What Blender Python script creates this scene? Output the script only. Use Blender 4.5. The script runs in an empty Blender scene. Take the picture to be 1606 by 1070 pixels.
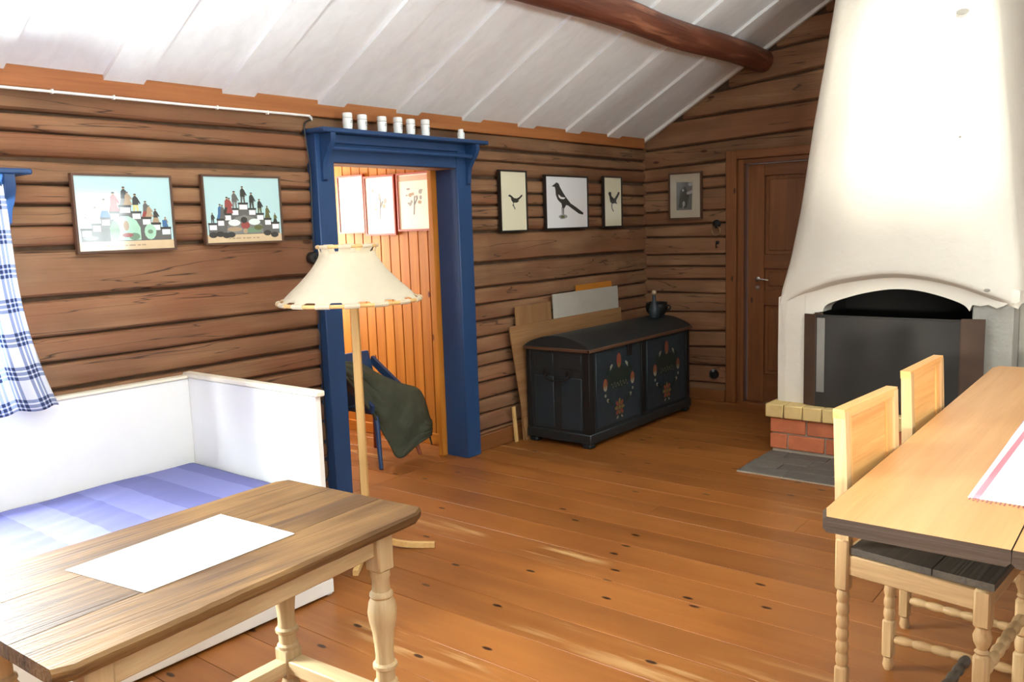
import bpy, bmesh, math, random
from mathutils import Vector, Matrix, noise
random.seed(7)
S = bpy.context.scene
COL = S.collection
R = math.radians

# ------------------------------------------------------------------ camera
W_IMG, H_IMG, F_PX = 1606, 1070, 1341.0
YAW, PITCH, ROLL = -0.675, 0.1332, -0.0325
cam_d = bpy.data.cameras.new('camera'); cam = bpy.data.objects.new('camera', cam_d); COL.objects.link(cam)
cam_d.sensor_fit = 'HORIZONTAL'; cam_d.sensor_width = 36.0; cam_d.lens = F_PX / W_IMG * 36.0
cam_d.clip_start = 0.05; cam_d.clip_end = 100
fw = Vector((math.sin(YAW)*math.cos(PITCH), math.cos(YAW)*math.cos(PITCH), -math.sin(PITCH)))
rt = Vector((math.cos(YAW), -math.sin(YAW), 0)); up = rt.cross(fw)
r2 = math.cos(ROLL)*rt + math.sin(ROLL)*up; u2 = -math.sin(ROLL)*rt + math.cos(ROLL)*up
m = Matrix((r2, u2, -fw)).transposed().to_4x4(); m.translation = Vector((0, 0, 1.58))
cam.matrix_world = m
S.camera = cam

# ------------------------------------------------------------------ world, daylight, exposure
S.view_settings.view_transform = 'Standard'; S.view_settings.look = 'None'
S.view_settings.gamma = 1.0; S.view_settings.use_curve_mapping = False
S.view_settings.exposure = 0.0
w = bpy.data.worlds.new('world'); S.world = w; w.use_nodes = True
bg = w.node_tree.nodes['Background']; bg.inputs[0].default_value = (0.80, 0.90, 1.0, 1); bg.inputs[1].default_value = 1.0

SKYC = (0.86, 0.975, 0.98)
def window_light(name, loc, rot, sx, sy, power, col=(1, 0.97, 0.92), spread=180):
    d = bpy.data.lights.new(name, 'AREA'); d.shape = 'RECTANGLE'; d.size = sx; d.size_y = sy
    d.energy = power; d.color = col; d.spread = R(spread)
    o = bpy.data.objects.new(name, d); COL.objects.link(o); o.location = loc; o.rotation_euler = rot
    return o
# daylight entering by the windows (each lamp in its opening), plus fill lamps added for ceiling and hood
A, B = 3.926, 6.904           # left log wall x = -A, gable log wall y = B
XR, YN = 3.40, -2.30          # right wall, wall behind the camera
def aim(v): return Vector(v).to_track_quat('-Z', 'Y').to_euler()
window_light('daylight_window_left', (-A-0.17, 0.72, 1.32), (0, R(-90), 0), 0.90, 1.15, 740, SKYC)
window_light('ceiling_fill_left', (-A-0.12, 0.72, 1.20), aim((0.70, 0.12, 0.70)), 1.0, 0.7, 560, SKYC, 116)  # added lamp aimed up, stands in for ground bounce to whiten the ceiling
window_light('daylight_window_right', (XR+0.16, 5.40, 1.71), (0, R(90), 0), 1.0, 0.95, 60, SKYC)
window_light('ceiling_fill_right', (XR+0.12, 1.5, 1.40), aim((-0.66, 0.02, 0.75)), 1.4, 0.8, 310, SKYC, 108)  # second added upward lamp, brightens the ceiling boards from the right
window_light('daylight_window_behind', (1.0, YN-0.16, 2.7), (R(90), 0, 0), 1.0, 1.3, 60, SKYC)
window_light('added_fill_behind_right', (2.3, YN-0.16, 1.5), (R(90), 0, 0), 1.1, 1.1, 95, SKYC)  # added lamp that lifts the hood and pier from behind the viewer
window_light('daylight_window_small_room', (-6.11, 3.90, 1.5), (0, R(-90), 0), 1.0, 0.7, 120, (1, 0.97, 0.86))
# low hazy sun through the tall gable window behind the viewer
sd_ = bpy.data.lights.new('sun', 'SUN'); sd_.energy = 5.0; sd_.angle = R(3.6); sd_.color = (1, 0.95, 0.84)
sun = bpy.data.objects.new('sun', sd_); COL.objects.link(sun)
sun.rotation_euler = Vector((-0.30, 1.0, -0.06)).to_track_quat('-Z', 'Y').to_euler()

# ------------------------------------------------------------------ mesh helpers
ORG = {}
def worg(o): return ORG.get(o.name, Vector((0, 0, 0)))
class MB:
    def __init__(s): s.v = []; s.f = []; s.mi = []
    def add(s, vs, fs, mi=0):
        n = len(s.v); s.v += [tuple(p) for p in vs]; s.f += [tuple(i+n for i in f) for f in fs]; s.mi += [mi]*len(fs); return s
    def box(s, x0, x1, y0, y1, z0, z1, bev=0.0, seg=1, mat=None, mi=0):
        bm = bmesh.new(); bmesh.ops.create_cube(bm, size=1)
        for v in bm.verts: v.co = Vector(((x0+x1)/2+v.co.x*(x1-x0), (y0+y1)/2+v.co.y*(y1-y0), (z0+z1)/2+v.co.z*(z1-z0)))
        if bev > 0: bmesh.ops.bevel(bm, geom=bm.edges[:], offset=bev, segments=seg, affect='EDGES', profile=0.6)
        if mat is not None: bm.transform(mat)
        bm.verts.index_update()
        s.add([v.co for v in bm.verts], [[v.index for v in f.verts] for f in bm.faces], mi); bm.free(); return s
    def prism(s, pts, fn, d0, d1, mi=0):
        """closed 2-D outline pts, extruded from d0 to d1; fn(u, v, d) gives a world point"""
        n = len(pts)
        vs = [fn(p[0], p[1], d0) for p in pts] + [fn(p[0], p[1], d1) for p in pts]
        fs = [list(range(n))[::-1], list(range(n, 2*n))] + [[i, (i+1) % n, n+(i+1) % n, n+i] for i in range(n)]
        return s.add(vs, fs, mi)
    def flat(s, pts, fn, d, mi=0):
        return s.add([fn(p[0], p[1], d) for p in pts], [list(range(len(pts)))], mi)
    def lathe(s, prof, c=(0, 0, 0), n=20, axis='z', cap=True, mi=0):
        vs = []
        for (r, h) in prof:
            for k in range(n):
                a = 2*math.pi*k/n
                p = {'z': (r*math.cos(a), r*math.sin(a), h), 'x': (h, r*math.cos(a), r*math.sin(a)), 'y': (r*math.cos(a), h, r*math.sin(a))}[axis]
                vs.append((c[0]+p[0], c[1]+p[1], c[2]+p[2]))
        fs = []
        for i in range(len(prof)-1):
            for k in range(n):
                fs.append((i*n+k, i*n+(k+1) % n, (i+1)*n+(k+1) % n, (i+1)*n+k))
        if cap: fs += [tuple(range(n))[::-1], tuple(range((len(prof)-1)*n, len(prof)*n))]
        return s.add(vs, fs, mi)
    def tube(s, path, rad, n=10, cap=True, closed=False, mi=0):
        P = [Vector(p) for p in path]; L = len(P)
        rr = rad if isinstance(rad, (list, tuple)) else [rad]*L
        vs = []; up0 = None
        for i in range(L):
            if closed: t = P[(i+1) % L]-P[i-1]
            else: t = P[min(i+1, L-1)]-P[max(i-1, 0)]
            t.normalize()
            if up0 is None: up0 = Vector((0, 0, 1)) if abs(t.z) < 0.9 else Vector((1, 0, 0))
            a = t.cross(up0).normalized(); b = a.cross(t).normalized(); up0 = b
            for k in range(n):
                th = 2*math.pi*k/n
                vs.append(P[i] + rr[i]*(math.cos(th)*a + math.sin(th)*b))
        fs = []
        for i in range(L if closed else L-1):
            j = (i+1) % L
            for k in range(n): fs.append((i*n+k, i*n+(k+1) % n, j*n+(k+1) % n, j*n+k))
        if cap and not closed: fs += [tuple(range(n))[::-1], tuple(range((L-1)*n, L*n))]
        return s.add(vs, fs, mi)
    def grid(s, nu, nv, fn, mi=0):
        vs = [fn(i/(nu-1), j/(nv-1)) for j in range(nv) for i in range(nu)]
        fs = [(j*nu+i, j*nu+i+1, (j+1)*nu+i+1, (j+1)*nu+i) for j in range(nv-1) for i in range(nu-1)]
        return s.add(vs, fs, mi)
    def ico(s, c, r, sub=2, sc=(1, 1, 1), mi=0):
        bm = bmesh.new(); bmesh.ops.create_icosphere(bm, subdivisions=sub, radius=r)
        bm.verts.index_update()
        s.add([(c[0]+v.co.x*sc[0], c[1]+v.co.y*sc[1], c[2]+v.co.z*sc[2]) for v in bm.verts], [[v.index for v in f.verts] for f in bm.faces], mi); bm.free(); return s
    def build(s, name, mat, parent=None, origin=None, smooth=0.7, solid=0.0, recalc=True):
        if origin is None: origin = worg(parent) if parent else None
        if origin is None:
            xs = [p[0] for p in s.v]; ys = [p[1] for p in s.v]; zs = [p[2] for p in s.v]
            origin = Vector(((min(xs)+max(xs))/2, (min(ys)+max(ys))/2, min(zs)))
        origin = Vector(origin)
        me = bpy.data.meshes.new(name)
        me.from_pydata([tuple(Vector(p)-origin) for p in s.v], [], s.f)
        mats = mat if isinstance(mat, (list, tuple)) else [mat]
        for q in mats: me.materials.append(q)
        if len(mats) > 1: me.polygons.foreach_set('material_index', s.mi)
        if recalc:
            bm = bmesh.new(); bm.from_mesh(me); bmesh.ops.recalc_face_normals(bm, faces=bm.faces); bm.to_mesh(me); bm.free()
        if smooth:
            me.shade_smooth(); me.set_sharp_from_angle(angle=smooth)
        me.update()
        o = bpy.data.objects.new(name, me); COL.objects.link(o)
        ORG[o.name] = origin
        if parent:
            o.parent = parent; o.location = origin - worg(parent)
        else: o.location = origin
        if solid:
            md = o.modifiers.new('thickness', 'SOLIDIFY'); md.thickness = solid; md.offset = 0
        return o
def tag(o, label=None, cat=None, group=None, kind=None):
    if label: o['label'] = label
    if cat: o['category'] = cat
    if group: o['group'] = group
    if kind: o['kind'] = kind
    return o
def thing(name, loc, label=None, cat=None, group=None, kind=None):
    o = bpy.data.objects.new(name, None); COL.objects.link(o); o.location = loc; ORG[o.name] = Vector(loc)
    o.empty_display_size = 0.1
    return tag(o, label, cat, group, kind)
def copy_tree(o, parent=None):
    c = o.copy(); COL.objects.link(c); c.parent = parent
    for ch in list(o.children): copy_tree(ch, c)
    return c
def bez(pts, n=12):
    """Catmull-Rom through pts"""
    P = [Vector(p) for p in pts]; out = []
    for i in range(len(P)-1):
        p0 = P[max(i-1, 0)]; p1 = P[i]; p2 = P[i+1]; p3 = P[min(i+2, len(P)-1)]
        for k in range(n):
            t = k/n
            out.append(0.5*((2*p1)+(p2-p0)*t+(2*p0-5*p1+4*p2-p3)*t*t+(3*p1-p0-3*p2+p3)*t**3))
    out.append(P[-1]); return out

# ------------------------------------------------------------------ materials
def srgb(r, g, b):
    f = lambda c: (c/255/12.92) if c/255 <= 0.04045 else ((c/255+0.055)/1.055)**2.4
    return (f(r), f(g), f(b), 1)
def newmat(name):
    mt = bpy.data.materials.new(name); mt.use_nodes = True
    nt = mt.node_tree; bs = nt.nodes['Principled BSDF']
    return mt, nt, bs
def plain(name, col, rough=0.6, metal=0.0, coat=0.0, spec=0.5, var=0.04, scale=8.0, bump=0.0, bscale=60.0, obj_var=0.0):
    mt, nt, bs = newmat(name); N = nt.nodes; L = nt.links
    tc = N.new('ShaderNodeTexCoord'); nz = N.new('ShaderNodeTexNoise'); nz.inputs['Scale'].default_value = scale; nz.inputs['Detail'].default_value = 4
    L.new(tc.outputs['Object'], nz.inputs['Vector'])
    mx = N.new('ShaderNodeMix'); mx.data_type = 'RGBA'
    mx.inputs['A'].default_value = [max(0, c*(1-var*3)) for c in col[:3]]+[1]; mx.inputs['B'].default_value = [min(1, c*(1+var*3)) for c in col[:3]]+[1]
    L.new(nz.outputs['Fac'], mx.inputs['Factor'])
    out = mx.outputs['Result']
    if obj_var:
        oi = N.new('ShaderNodeObjectInfo'); hs = N.new('ShaderNodeHueSaturation'); mr = N.new('ShaderNodeMapRange')
        mr.inputs['To Min'].default_value = 1-obj_var; mr.inputs['To Max'].default_value = 1+obj_var
        L.new(oi.outputs['Random'], mr.inputs['Value']); L.new(mr.outputs['Result'], hs.inputs['Value']); L.new(out, hs.inputs['Color']); out = hs.outputs['Color']
    L.new(out, bs.inputs['Base Color'])
    bs.inputs['Roughness'].default_value = rough; bs.inputs['Metallic'].default_value = metal
    bs.inputs['Coat Weight'].default_value = coat; bs.inputs['Coat Roughness'].default_value = 0.06
    bs.inputs['Specular IOR Level'].default_value = spec
    if bump:
        n2 = N.new('ShaderNodeTexNoise'); n2.inputs['Scale'].default_value = bscale; n2.inputs['Detail'].default_value = 3
        L.new(tc.outputs['Object'], n2.inputs['Vector'])
        bp = N.new('ShaderNodeBump'); bp.inputs['Strength'].default_value = bump; bp.inputs['Distance'].default_value = 0.01
        L.new(n2.outputs['Fac'], bp.inputs['Height']); L.new(bp.outputs['Normal'], bs.inputs['Normal'])
    return mt
def wood(name, base, dark, axis='y', rough=0.55, knots=0.5, knot_col=None, grain=0.35, var=0.12, wear=None, wear_t=0.62, crack=0.0,
         coarse=1.0, bump=0.25, coat=0.0, blotch=0.0, knot_scale=1.0, spec=0.4, flat=None, tint=None):
    mt, nt, bs = newmat(name); N = nt.nodes; L = nt.links
    tc = N.new('ShaderNodeTexCoord'); oi = N.new('ShaderNodeObjectInfo')
    sc = N.new('ShaderNodeVectorMath'); sc.operation = 'SCALE'; sc.inputs[0].default_value = (37.1, 17.7, 29.3); L.new(oi.outputs['Random'], sc.inputs['Scale'])
    ad = N.new('ShaderNodeVectorMath'); ad.operation = 'ADD'; L.new(tc.outputs['Object'], ad.inputs[0]); L.new(sc.outputs[0], ad.inputs[1])
    def mapped(along, across):
        mp = N.new('ShaderNodeMapping'); k = [across]*3; k['xyz'.index(axis)] = along
        mp.inputs['Scale'].default_value = k; L.new(ad.outputs[0], mp.inputs['Vector']); return mp.outputs[0]
    def nz(vec, scale, detail=4, dist=0.0):
        n = N.new('ShaderNodeTexNoise'); n.inputs['Scale'].default_value = scale; n.inputs['Detail'].default_value = detail; n.inputs['Distortion'].default_value = dist
        L.new(vec, n.inputs['Vector']); return n.outputs['Fac']
    def ramp(fac, a, b, ca=(0, 0, 0, 1), cb=(1, 1, 1, 1)):
        r = N.new('ShaderNodeValToRGB'); r.color_ramp.elements[0].position = a; r.color_ramp.elements[1].position = b
        r.color_ramp.elements[0].color = ca; r.color_ramp.elements[1].color = cb; L.new(fac, r.inputs['Fac']); return r.outputs['Color']
    def mix(fac, a, b, mode='MIX'):
        m_ = N.new('ShaderNodeMix'); m_.data_type = 'RGBA'; m_.blend_type = mode
        for sock, val in (('Factor', fac), ('A', a), ('B', b)):
            if hasattr(val, 'is_output') or isinstance(val, bpy.types.NodeSocket): L.new(val, m_.inputs[sock])
            else: m_.inputs[sock].default_value = val
        return m_.outputs['Result']
    g1 = nz(mapped(0.5*coarse, 7*coarse), 2.0, 5, 0.8)
    col = ramp(g1, 0.3, 0.68, dark, base)
    g2 = nz(mapped(1.2, 55), 2.0, 3, 0.2)
    col = mix(grain, col, ramp(g2, 0.3, 0.7, (0.35, 0.3, 0.27, 1), (1, 1, 1, 1)), 'MULTIPLY')
    if blotch:
        g3 = nz(mapped(1.1, 2.6), 1.3, 3, 0.3)
        col = mix(blotch, col, ramp(g3, 0.35, 0.62, (0.32, 0.25, 0.22, 1), (1, 1, 1, 1)), 'MULTIPLY')
    if tint:
        g7 = nz(mapped(0.9, 3.0), 1.1, 3, 0.4); col = mix(ramp(g7, 0.42, 0.68, (0, 0, 0, 1), (0.75, 0.75, 0.75, 1)), col, tint)
    if wear:
        g4 = nz(mapped(1.3, 14), 1.6, 6, 0.4); g5 = nz(mapped(0.7, 1.4), 1.0, 2)
        mul = N.new('ShaderNodeMath'); mul.operation = 'MULTIPLY'; L.new(ramp(g4, 0.52, 0.66), mul.inputs[0]); L.new(ramp(g5, wear_t-0.06, wear_t+0.08), mul.inputs[1])
        col = mix(mul.outputs[0], col, wear)
    if knots:
        vo = N.new('ShaderNodeTexVoronoi'); vo.voronoi_dimensions = '2D'; vo.inputs['Scale'].default_value = 1.0*knot_scale; vo.feature = 'F1'
        fl_ = (flat or {'x': 'z', 'y': 'z', 'z': 'y'})[axis]; ac_ = [c for c in 'xyz' if c not in (axis, fl_)][0]
        sx_ = N.new('ShaderNodeSeparateXYZ'); L.new(ad.outputs[0], sx_.inputs[0]); cx_ = N.new('ShaderNodeCombineXYZ')
        for src_, dst_, kk_ in ((axis, 'X', 2.6), (ac_, 'Y', 6.5)):
            mm_ = N.new('ShaderNodeMath'); mm_.operation = 'MULTIPLY'; mm_.inputs[1].default_value = kk_; L.new(sx_.outputs[src_.upper()], mm_.inputs[0]); L.new(mm_.outputs[0], cx_.inputs[dst_])
        L.new(cx_.outputs[0], vo.inputs['Vector'])
        kf = ramp(vo.outputs['Distance'], 0.05, 0.075, (1, 1, 1, 1), (0, 0, 0, 1))
        sp = N.new('ShaderNodeSeparateColor'); L.new(vo.outputs['Color'], sp.inputs[0])
        kk = N.new('ShaderNodeMath'); kk.operation = 'LESS_THAN'; kk.inputs[1].default_value = knots; L.new(sp.outputs[0], kk.inputs[0])
        k2 = N.new('ShaderNodeMath'); k2.operation = 'MULTIPLY'; L.new(kf, k2.inputs[0]); L.new(kk.outputs[0], k2.inputs[1])
        col = mix(k2.outputs[0], col, knot_col or tuple([c*0.25 for c in dark[:3]]+[1]))
    hgt = g2
    if crack:
        g6 = nz(mapped(0.35, 6.5), 1.5, 3, 0.5)
        ab = N.new('ShaderNodeMath'); ab.operation = 'SUBTRACT'; ab.inputs[1].default_value = 0.53; L.new(g6, ab.inputs[0])
        a2 = N.new('ShaderNodeMath'); a2.operation = 'ABSOLUTE'; L.new(ab.outputs[0], a2.inputs[0])
        cf = ramp(a2.outputs[0], 0.0018, 0.006, (1, 1, 1, 1), (0, 0, 0, 1))
        c3 = N.new('ShaderNodeMath'); c3.operation = 'MULTIPLY'; c3.inputs[1].default_value = crack; L.new(cf, c3.inputs[0])
        col = mix(c3.outputs[0], col, (0.02, 0.012, 0.008, 1))
    hs = N.new('ShaderNodeHueSaturation'); mr = N.new('ShaderNodeMapRange'); mr.inputs['To Min'].default_value = 1-var; mr.inputs['To Max'].default_value = 1+var
    L.new(oi.outputs['Random'], mr.inputs['Value']); L.new(mr.outputs['Result'], hs.inputs['Value']); L.new(col, hs.inputs['Color'])
    L.new(hs.outputs['Color'], bs.inputs['Base Color'])
    bs.inputs['Roughness'].default_value = rough; bs.inputs['Coat Weight'].default_value = coat; bs.inputs['Coat Roughness'].default_value = 0.25
    bs.inputs['Specular IOR Level'].default_value = spec
    bp = N.new('ShaderNodeBump'); bp.inputs['Strength'].default_value = bump; bp.inputs['Distance'].default_value = 0.006
    L.new(hgt, bp.inputs['Height']); L.new(bp.outputs['Normal'], bs.inputs['Normal'])
    return mt
def wood3(key, *a, **k):
    for ax in 'xyz': MAT[key+'_'+ax] = wood(key+'_'+ax, *a, axis=ax, **k)
MAT = {}
wood3('log', srgb(156, 118, 86), srgb(132, 96, 68), rough=0.75, knots=0.10, knot_col=srgb(78, 48, 30), grain=0.16, var=0.09, crack=0.85, bump=0.35, blotch=0.50, knot_scale=0.8, spec=0.25, coarse=0.7, tint=srgb(128, 80, 54), flat={'x': 'y', 'y': 'x', 'z': 'y'})
wood3('floor', srgb(152, 94, 43), srgb(136, 80, 34), rough=0.36, knots=0.26, knot_col=srgb(46, 20, 8), grain=0.12, var=0.10, wear=srgb(196, 156, 104), wear_t=0.64, bump=0.08, blotch=0.30, knot_scale=1.0, coarse=0.8)
wood3('pine', srgb(196, 126, 46), srgb(174, 104, 36), rough=0.5, knots=0.22, knot_col=srgb(96, 46, 18), grain=0.16, var=0.08, bump=0.12, spec=0.2)
wood3('trim', srgb(172, 108, 58), srgb(150, 88, 44), rough=0.55, knots=0.0, grain=0.25, var=0.05, bump=0.15)
wood3('darkpine', srgb(136, 84, 42), srgb(114, 64, 29), rough=0.5, knots=0.15, grain=0.25, var=0.05, bump=0.15)
wood3('oldtable', srgb(136, 102, 62), srgb(106, 76, 44), rough=0.6, knots=0.12, grain=0.3, var=0.05, wear=srgb(74, 52, 34), wear_t=0.42, bump=0.35, blotch=0.75, spec=0.2, coarse=1.4)
wood3('oldleg', srgb(208, 180, 136), srgb(180, 148, 104), rough=0.65, knots=0.0, grain=0.2, var=0.05, bump=0.2, blotch=0.4)
wood3('table', srgb(196, 145, 93), srgb(182, 130, 78), rough=0.38, knots=0.12, knot_col=srgb(120, 70, 36), grain=0.12, var=0.04, bump=0.06)
wood3('chair', srgb(206, 168, 118), srgb(176, 136, 88), rough=0.6, knots=0.0, grain=0.3, var=0.05, bump=0.25, blotch=0.25)
wood3('chairback', srgb(220, 166, 100), srgb(196, 136, 72), rough=0.5, knots=0.1, grain=0.25, var=0.05, bump=0.15)
wood3('birch', srgb(226, 186, 124), srgb(208, 162, 98), rough=0.5, knots=0.04, grain=0.2, var=0.03, bump=0.1)
wood3('ply', srgb(160, 118, 76), srgb(138, 96, 58), rough=0.65, knots=0.04, grain=0.3, var=0.08, bump=0.1)
wood3('beam', srgb(124, 68, 46), srgb(92, 48, 32), rough=0.5, knots=0.1, grain=0.3, var=0.0, wear=srgb(146, 92, 66), wear_t=0.5, bump=0.4, blotch=0.4)
wood3('paintedboard', srgb(238, 238, 237), srgb(230, 229, 228), rough=0.6, knots=0.0, grain=0.03, var=0.02, bump=0.05)
wood3('seat', srgb(92, 80, 66), srgb(66, 56, 46), rough=0.6, knots=0.0, grain=0.35, var=0.04, bump=0.3)
MAT['edge'] = wood('table_edge_grime', srgb(62, 43, 28), srgb(42, 28, 18), axis='x', rough=0.6, knots=0, bump=0.3)
MAT['white'] = plain('white_paint', srgb(238, 236, 230), 0.45, var=0.01)
MAT['cream'] = plain('cream_paint', srgb(232, 222, 200), 0.5, var=0.02)
MAT['blue'] = plain('blue_paint', srgb(29, 62, 104), 0.5, var=0.06, scale=5, bump=0.15, bscale=30)
MAT['plaster'] = plain('white_plaster', srgb(222, 215, 200), 0.85, var=0.025, scale=3, bump=0.35, bscale=18)
MAT['cement'] = plain('grey_cement', srgb(150, 146, 136), 0.9, var=0.09, scale=6, bump=0.4, bscale=40)
MAT['soot'] = plain('soot', srgb(22, 20, 18), 0.95, var=0.1)
MAT['steel'] = plain('blackened_steel', srgb(36, 32, 27), 0.6, metal=0.15, var=0.1, scale=4)
MAT['rust'] = plain('brown_steel', srgb(74, 54, 40), 0.6, metal=0.3, var=0.12, scale=6)
MAT['reflectgrey'] = plain('steel_reflection_grey', srgb(128, 126, 120), 0.5, metal=0.4, var=0.06)  # pale grey of the reflection on the fire screen
MAT['redbrick'] = plain('red_brick', srgb(186, 104, 66), 0.85, var=0.08, scale=14, bump=0.3, bscale=60, obj_var=0.12)
MAT['yellowbrick'] = plain('yellow_brick', srgb(206, 176, 116), 0.8, var=0.07, scale=12, bump=0.25, bscale=60, obj_var=0.1)
MAT['mortar'] = plain('mortar', srgb(176, 164, 144), 0.95, var=0.08, scale=20, bump=0.4, bscale=80)
MAT['slate'] = plain('grey_slate', srgb(92, 86, 78), 0.7, var=0.1, scale=9, bump=0.25, bscale=40, obj_var=0.16)
MAT['gap'] = plain('brown_moss_gap', srgb(80, 58, 40), 0.95, var=0.2, scale=20)  # one even dark brown, backing behind logs and boards
MAT['black'] = plain('black_frame', srgb(34, 28, 24), 0.45, var=0.05)
MAT['brownframe'] = plain('brown_frame', srgb(84, 56, 38), 0.45, var=0.08)
MAT['redframe'] = plain('red_frame', srgb(158, 62, 38), 0.5, var=0.05)
MAT['plastic'] = plain('white_cable', srgb(240, 238, 232), 0.4, var=0.01)
MAT['porcelain'] = plain('white_porcelain', srgb(240, 242, 240), 0.2, var=0.01, coat=0.5)
MAT['ink'] = plain('black_print', srgb(30, 30, 32), 0.6, var=0.05)
MAT['blackpl'] = plain('black_plastic', srgb(26, 22, 20), 0.4, var=0.05)
MAT['brass'] = plain('aged_brass', srgb(150, 130, 90), 0.35, metal=0.9, var=0.1)
MAT['chrome'] = plain('steel_handle', srgb(200, 196, 190), 0.25, metal=0.9, var=0.02)
MAT['paper'] = plain('white_paper', srgb(246, 245, 242), 0.7, var=0.01)
MAT['chest'] = plain('dark_blue_green_chest_paint', srgb(25, 30, 31), 0.5, var=0.16, scale=6, bump=0.2, bscale=25)
MAT['chestpanel'] = plain('blue_chest_panel_paint', srgb(30, 40, 46), 0.5, var=0.14, scale=5, bump=0.2, bscale=25)
MAT['greyboard'] = plain('grey_white_board', srgb(176, 168, 154), 0.8, var=0.03)
MAT['iron'] = plain('wrought_iron', srgb(30, 27, 25), 0.6, metal=0.5, var=0.1)
MAT['cloth_green'] = plain('dark_green_cloth', srgb(66, 70, 54), 0.95, var=0.1, scale=10, bump=0.3, bscale=120)
MAT['brownleg'] = plain('brown_leg', srgb(128, 66, 36), 0.5, var=0.08)
MAT['hook'] = MAT['iron']
for nm, c in dict(p_sky=(176, 214, 214), p_sand=(214, 188, 150), p_stone=(96, 96, 92), p_stone2=(124, 124, 118), p_white=(250, 250, 246), p_blue=(64, 106, 150),
                  p_red=(150, 72, 66), p_dark=(52, 52, 48), p_green=(110, 140, 110), p_mint=(170, 214, 186), p_olive=(96, 98, 58), p_tan=(170, 146, 116), p_yellow=(212, 206, 130),
                  p_pale=(226, 236, 232), p_cream=(232, 226, 196), p_mat=(168, 156, 136), p_grey=(92, 92, 90), p_lgrey=(150, 150, 146), p_pink=(222, 168, 140),
                  c_red=(120, 58, 40), c_white=(130, 126, 108), c_green=(24, 34, 26), c_yellow=(104, 84, 44)).items():
    MAT[nm] = plain('print_'+nm, srgb(*c), 0.55, var=0.03, scale=25, coat=1.0 if nm[0] == 'p' else 0.0)
# glazed print papers: paper under shiny glass
for nm, c in dict(g_sky=(186, 220, 220), g_birdcream=(236, 230, 200), g_birdwhite=(240, 240, 240), g_pale=(240, 232, 218), g_mat=(172, 160, 140)).items():
    MAT[nm] = plain('glazed_'+nm, srgb(*c), 0.5, coat=1.0, var=0.02, scale=3)
def glass_mat():
    mt, nt, bs = newmat('window_glass'); N = nt.nodes; L = nt.links
    tr = N.new('ShaderNodeBsdfTransparent'); gl = N.new('ShaderNodeBsdfGlossy'); gl.inputs['Roughness'].default_value = 0.02
    mx = N.new('ShaderNodeMixShader'); mx.inputs[0].default_value = 0.06; L.new(tr.outputs[0], mx.inputs[1]); L.new(gl.outputs[0], mx.inputs[2])
    L.new(mx.outputs[0], N['Material Output'].inputs[0]); return mt
MAT['glass'] = glass_mat()
def check_mat():
    mt, nt, bs = newmat('blue_white_check_cotton'); N = nt.nodes; L = nt.links
    uv = N.new('ShaderNodeUVMap'); sp = N.new('ShaderNodeSeparateXYZ'); L.new(uv.outputs[0], sp.inputs[0])
    def band(sock, period, lines):
        md = N.new('ShaderNodeMath'); md.operation = 'FRACT'; dv = N.new('ShaderNodeMath'); dv.operation = 'DIVIDE'; dv.inputs[1].default_value = period
        L.new(sock, dv.inputs[0]); L.new(dv.outputs[0], md.inputs[0]); tot = None
        for (c, wd) in lines:
            cm = N.new('ShaderNodeMath'); cm.operation = 'COMPARE'; cm.inputs[1].default_value = c; cm.inputs[2].default_value = wd; L.new(md.outputs[0], cm.inputs[0])
            if tot is None: tot = cm.outputs[0]
            else:
                a_ = N.new('ShaderNodeMath'); a_.operation = 'MAXIMUM'; L.new(tot, a_.inputs[0]); L.new(cm.outputs[0], a_.inputs[1]); tot = a_.outputs[0]
        return tot
    h = band(sp.outputs['Y'], 0.14, [(0.30, 0.05), (0.45, 0.05), (0.60, 0.05)]); v = band(sp.outputs['X'], 0.085, [(0.2, 0.07), (0.42, 0.07), (0.64, 0.07)])
    s_ = N.new('ShaderNodeMath'); s_.operation = 'ADD'; L.new(h, s_.inputs[0]); L.new(v, s_.inputs[1])
    rp = N.new('ShaderNodeValToRGB'); rp.color_ramp.elements[0].color = srgb(240, 240, 242); rp.color_ramp.elements[1].color = srgb(50, 62, 96)
    e = rp.color_ramp.elements.new(0.5); e.color = srgb(150, 158, 182)
    hf = N.new('ShaderNodeMath'); hf.operation = 'MULTIPLY'; hf.inputs[1].default_value = 0.5; L.new(s_.outputs[0], hf.inputs[0]); L.new(hf.outputs[0], rp.inputs[0])
    L.new(rp.outputs[0], bs.inputs['Base Color']); bs.inputs['Roughness'].default_value = 0.9
    tl = N.new('ShaderNodeBsdfTranslucent'); L.new(rp.outputs[0], tl.inputs[0]); mx = N.new('ShaderNodeMixShader'); mx.inputs[0].default_value = 0.4
    L.new(bs.outputs[0], mx.inputs[1]); L.new(tl.outputs[0], mx.inputs[2]); L.new(mx.outputs[0], N['Material Output'].inputs[0]); return mt
MAT['check'] = check_mat()
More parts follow.
